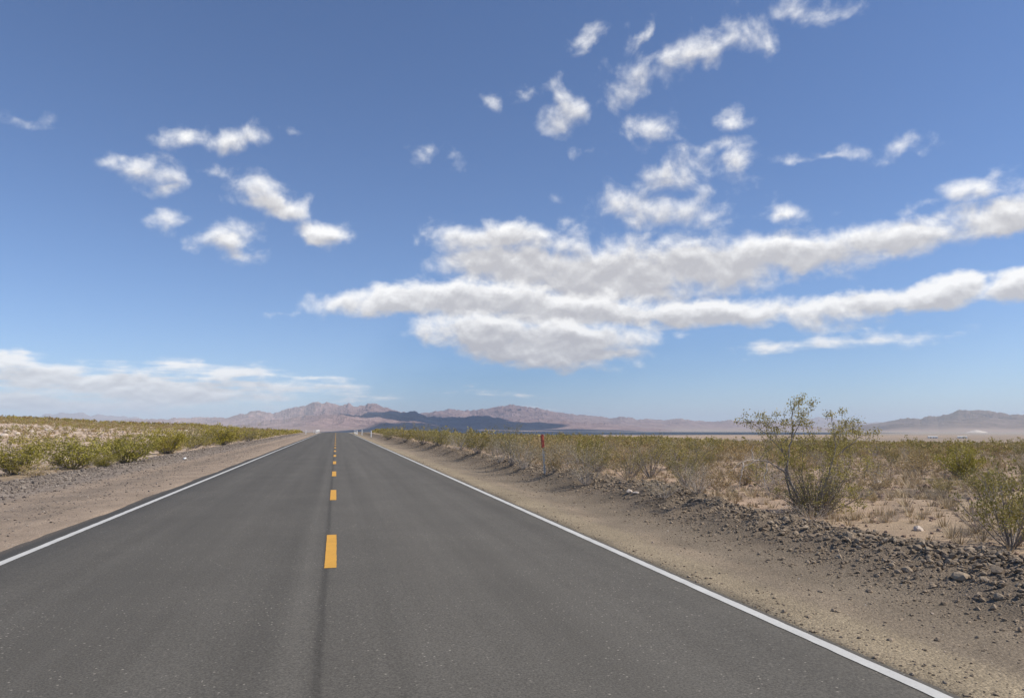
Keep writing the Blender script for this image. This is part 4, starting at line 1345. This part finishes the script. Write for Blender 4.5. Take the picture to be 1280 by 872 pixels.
def cover_group(lst):
    grp = bpy.data.node_groups.new('cloud_cover', 'ShaderNodeTree')
    grp.interface.new_socket('Vector', in_out='INPUT', socket_type='NodeSocketVector')
    grp.interface.new_socket('Cover', in_out='OUTPUT', socket_type='NodeSocketFloat')
    gi, go = N(grp, 'NodeGroupInput'), N(grp, 'NodeGroupOutput')
    acc = None
    for cx, cy, rx, ry_, rot, wt in lst:
        a0, e0 = az_el(cx, cy)
        a1, e1 = az_el(cx + rx, cy); a2, e2 = az_el(cx, cy - ry_)
        k_s = 1.34 if wt < 1.15 and cy < 430 else 1.05
        sx_ = k_s * math.hypot(a1 - a0, e1 - e0); sy_ = k_s * math.hypot(a2 - a0, e2 - e0)
        tilt = rot + math.degrees(math.atan2(e1 - e0, a1 - a0))
        mp = N(grp, 'ShaderNodeMapping', vector_type='TEXTURE')
        mp.inputs['Location'].default_value = (a0, e0, 0); mp.inputs['Rotation'].default_value = (0, 0, R(tilt)); mp.inputs['Scale'].default_value = (sx_, sy_, 1)
        if acc is None:
            grp.links.new(gi.outputs[0], mp.inputs['Vector'])
        else:                                   # a chain keeps the shader stack small
            vm = N(grp, 'ShaderNodeVectorMath', operation='MULTIPLY_ADD')
            grp.links.new(acc, vm.inputs[0]); vm.inputs[1].default_value = (1e-7, 1e-7, 0); grp.links.new(gi.outputs[0], vm.inputs[2])
            grp.links.new(vm.outputs[0], mp.inputs['Vector'])
        ln_ = N(grp, 'ShaderNodeVectorMath', operation='LENGTH'); grp.links.new(mp.outputs[0], ln_.inputs[0])
        wt = wt * (1.75 if wt >= 1.2 else 1.15)
        v = math_('MULTIPLY_ADD', ln_.outputs['Value'], -wt, wt, tree=grp)
        acc = v if acc is None else math_('SMOOTH_MAX', acc, v, 0.12, tree=grp)
    grp.links.new(acc, go.inputs[0])
    return grp


LAYERS = [[c for c in CL if c[1] < 350 or c[0] < 380 and c[1] < 395 or c[1] > 448 or (c[1] < 440 and c[0] > 830 and c[1] > 415)],
          [c for c in CL if 349 < c[1] < 405 and c[0] > 400 and not (c[0] < 380)],
          [c for c in CL if 405 < c[1] < 448 and c[0] < 830]]


def vec(op, a, b):
    x = N(n, 'ShaderNodeVectorMath', operation=op)
    for i, v in enumerate((a, b)):
        if isinstance(v, tuple): x.inputs[i].default_value = v
        else: n.links.new(v, x.inputs[i])
    return x.outputs[0]


def cover(g_, v):
    g = N(n, 'ShaderNodeGroup'); g.node_tree = g_; n.links.new(v, g.inputs[0]); return g.outputs[0]


# clouds flatten towards the horizon: stretch the billow noise there
fl_ = math_('DIVIDE', 9.0, math_('ADD', math_('MAXIMUM', eln, 0.0), 5.0))
vs = N(n, 'ShaderNodeCombineXYZ'); n.links.new(azn, vs.inputs[0])
n.links.new(math_('MULTIPLY', eln, math_('ADD', fl_, 0.9)), vs.inputs[1])
PN = vs.outputs[0]
warp = noise_node(n, vec('MULTIPLY', PN, (0.30, 0.34, 1)), 1.0, 5, 0.6)
PW = vec('ADD', P0, vec('MULTIPLY', vec('SUBTRACT', warp.outputs['Color'], (0.5, 0.5, 0.5)), (3.6, 1.9, 0)))


def billow(off):
    x = noise_node(n, vec('ADD', vec('MULTIPLY', PN, (0.36, 0.42, 1)), off), 1.0, 8, 0.52)
    x.inputs['Lacunarity'].default_value = 2.1; x.inputs['Distortion'].default_value = 0.22
    return x.outputs['Fac']



stk = noise_node(n, vec('MULTIPLY', P0, (0.11, 1.25, 1)), 1.0, 6, 0.6)
lowm = N(n, 'ShaderNodeMapRange'); lowm.inputs['From Min'].default_value = 7.5; lowm.inputs['From Max'].default_value = 4.0
n.links.new(eln, lowm.inputs['Value'])
layer = math_('MULTIPLY', math_('MULTIPLY', math_('SUBTRACT', stk.outputs['Fac'], 0.52), 5.0), lowm.outputs['Result'])
b0 = billow((3.1, 1.7, 0)); b1 = billow((3.1, 1.7 + 0.22, 0))
tint = mix(n, sky.outputs['Color'], (0.60, 0.705, 0.865), 1.0, 'MULTIPLY')
K = 0.92 / 0.12
fin = tint; dep_ = None
for li, lst in enumerate(LAYERS):
    g_ = cover_group(lst)
    pw = PW if dep_ is None else vec('ADD', PW, vec('MULTIPLY', dep_, (1e-7, 1e-7, 0)))
    c0 = cover(g_, pw)
    c1 = cover(g_, vec('ADD', vec('ADD', pw, (0.12, 0.95, 0)), vec('MULTIPLY', c0, (1e-7, 1e-7, 0))))
    dep_ = c1
    dn0 = math_('ADD', c0, math_('MULTIPLY', math_('SUBTRACT', b0, 0.53), 3.3 if li == 0 else 2.7))
    if li == 0: dn0 = math_('ADD', dn0, layer)
    dn1 = math_('ADD', math_('MINIMUM', c1, 1.25), math_('MULTIPLY', math_('SUBTRACT', b1, 0.52), 1.4))
    mr = N(n, 'ShaderNodeMapRange', interpolation_type='SMOOTHSTEP')
    mr.inputs['From Min'].default_value = -0.05; mr.inputs['From Max'].default_value = 1.42 if li == 0 else 1.1
    n.links.new(dn0, mr.inputs['Value'])
    alpha = math_('MULTIPLY', mr.outputs['Result'], 0.97)
    thick = math_('MULTIPLY', math_('MAXIMUM', dn1, -0.1), 0.70)
    if li == 0: thick = math_('MULTIPLY', thick, math_('SUBTRACT', 1.0, math_('MULTIPLY', lowm.outputs['Result'], 0.35)))
    rel = math_('SUBTRACT', b0, b1)
    if li == 0: rel = math_('ADD', rel, math_('MULTIPLY', layer, -0.06))
    shade = math_('ADD', math_('SUBTRACT', 1.0, thick), math_('MULTIPLY', rel, 1.7), clamp=True)
    cc = ramp(n, shade, [(0.0, (.50 * K, .49 * K, .51 * K)), (0.3, (.60 * K, .59 * K, .60 * K)), (0.7, (.80 * K, .79 * K, .79 * K)), (1.0, (.95 * K, .94 * K, .93 * K))])
    fin = mix(n, fin, cc.outputs['Color'], alpha)
n.links.new(fin, bg.inputs['Color'])

# added cloud meshes out of view, casting shade on far hills and basin
cm_, cn_, cbs_ = nt('shadow_caster_white')
cnz = noise_node(cn_, N(cn_, 'ShaderNodeTexCoord').outputs['Object'], 0.0012, 6, 0.6)
crr = ramp(cn_, cnz.outputs['Fac'], [(0.3, 0.80), (0.7, 0.92)])
cn_.links.new(crr.outputs['Color'], cbs_.inputs['Base Color']); cbs_.inputs['Roughness'].default_value = 1.0
CASTER_H = 7000.0
shift = CASTER_H / math.tan(R(SUN_EL))
for k_, (saz, sdist, lx, ly, rot) in enumerate([(7.0, 9900, 1500, 1350, 10), (13.0, 9700, 900, 700, -10), (12.5, 5800, 1600, 3500, -12), (21.0, 5300, 2100, 2000, -25), (3.2, 9300, 330, 600, 20), (21.0, 8900, 800, 420, -15)]):
    cxw = sdist * math.sin(R(saz)) + shift * math.sin(R(SUN_AZ)); cyw = sdist * math.cos(R(saz)) + shift * math.cos(R(SUN_AZ))
    nr_, na_ = 26, 120
    tha = np.linspace(0, 2 * np.pi, na_, endpoint=False)
    edge = 0.72 + 0.55 * (fbm(np.cos(tha) * 2.2 + 9 * k_, np.sin(tha) * 2.2, 200 + k_, 5) - 0.2)
    rad = np.linspace(0, 1, nr_)
    RRg, TT = np.meshgrid(rad, tha, indexing='ij')
    xx, yy = RRg * edge[None] * np.cos(TT) * lx, RRg * edge[None] * np.sin(TT) * ly
    dome = np.sqrt(np.clip(1 - RRg ** 2, 0, 1))
    lum = fbm(xx / 420 + 7 * k_, yy / 420, 220 + k_, 5)
    top = dome * (0.35 + 0.9 * lum) * 620
    bot = -dome * (0.2 + 0.5 * fbm(xx / 300, yy / 300 + 5 * k_, 240 + k_, 4)) * 110
    c_, s_ = math.cos(R(rot)), math.sin(R(rot))
    VV = []
    for zz in (top, bot): VV.append(np.stack([xx * c_ - yy * s_, xx * s_ + yy * c_, zz], -1).reshape(-1, 3))
    ii = np.arange(nr_ * na_).reshape(nr_, na_); jj = np.roll(ii, -1, 1)
    qt = np.stack([ii[:-1], ii[1:], jj[1:], jj[:-1]], -1).reshape(-1, 4)
    tag(link('shadow_caster', mesh_data('shadow_caster', np.concatenate(VV), np.concatenate([qt, qt[:, ::-1] + nr_ * na_]), cm_, True), None, (cxw, cyw, CASTER_H)), kind='structure')

# ------------------------------------------------------------------ air
hz, hn, hb = nt('haze_air')
hn.nodes.remove(hb)
pv = N(hn, 'ShaderNodeVolumePrincipled')
pv.inputs['Color'].default_value = (0.74, 0.87, 0.98, 1); pv.inputs['Density'].default_value = 5.0e-5; pv.inputs['Anisotropy'].default_value = 0.0
hn.links.new(pv.outputs[0], hn.nodes['Material Output'].inputs['Volume'])
hbx = MB(); hbx.box(-43500, 43500, -1500, 43500, -200, 760)
tag(hbx.build('haze', hz), kind='stuff')

# ------------------------------------------------------------------ render settings
S.render.engine = 'CYCLES'
cy = S.cycles
cy.use_denoising = True
cy.max_bounces = 5; cy.diffuse_bounces = 3; cy.glossy_bounces = 2; cy.transmission_bounces = 3; cy.volume_bounces = 1; cy.transparent_max_bounces = 8
cy.sample_clamp_indirect = 4
S.view_settings.view_transform = 'Standard'
S.view_settings.look = 'None'
S.view_settings.exposure = 0.32
S.view_settings.gamma = 1.0
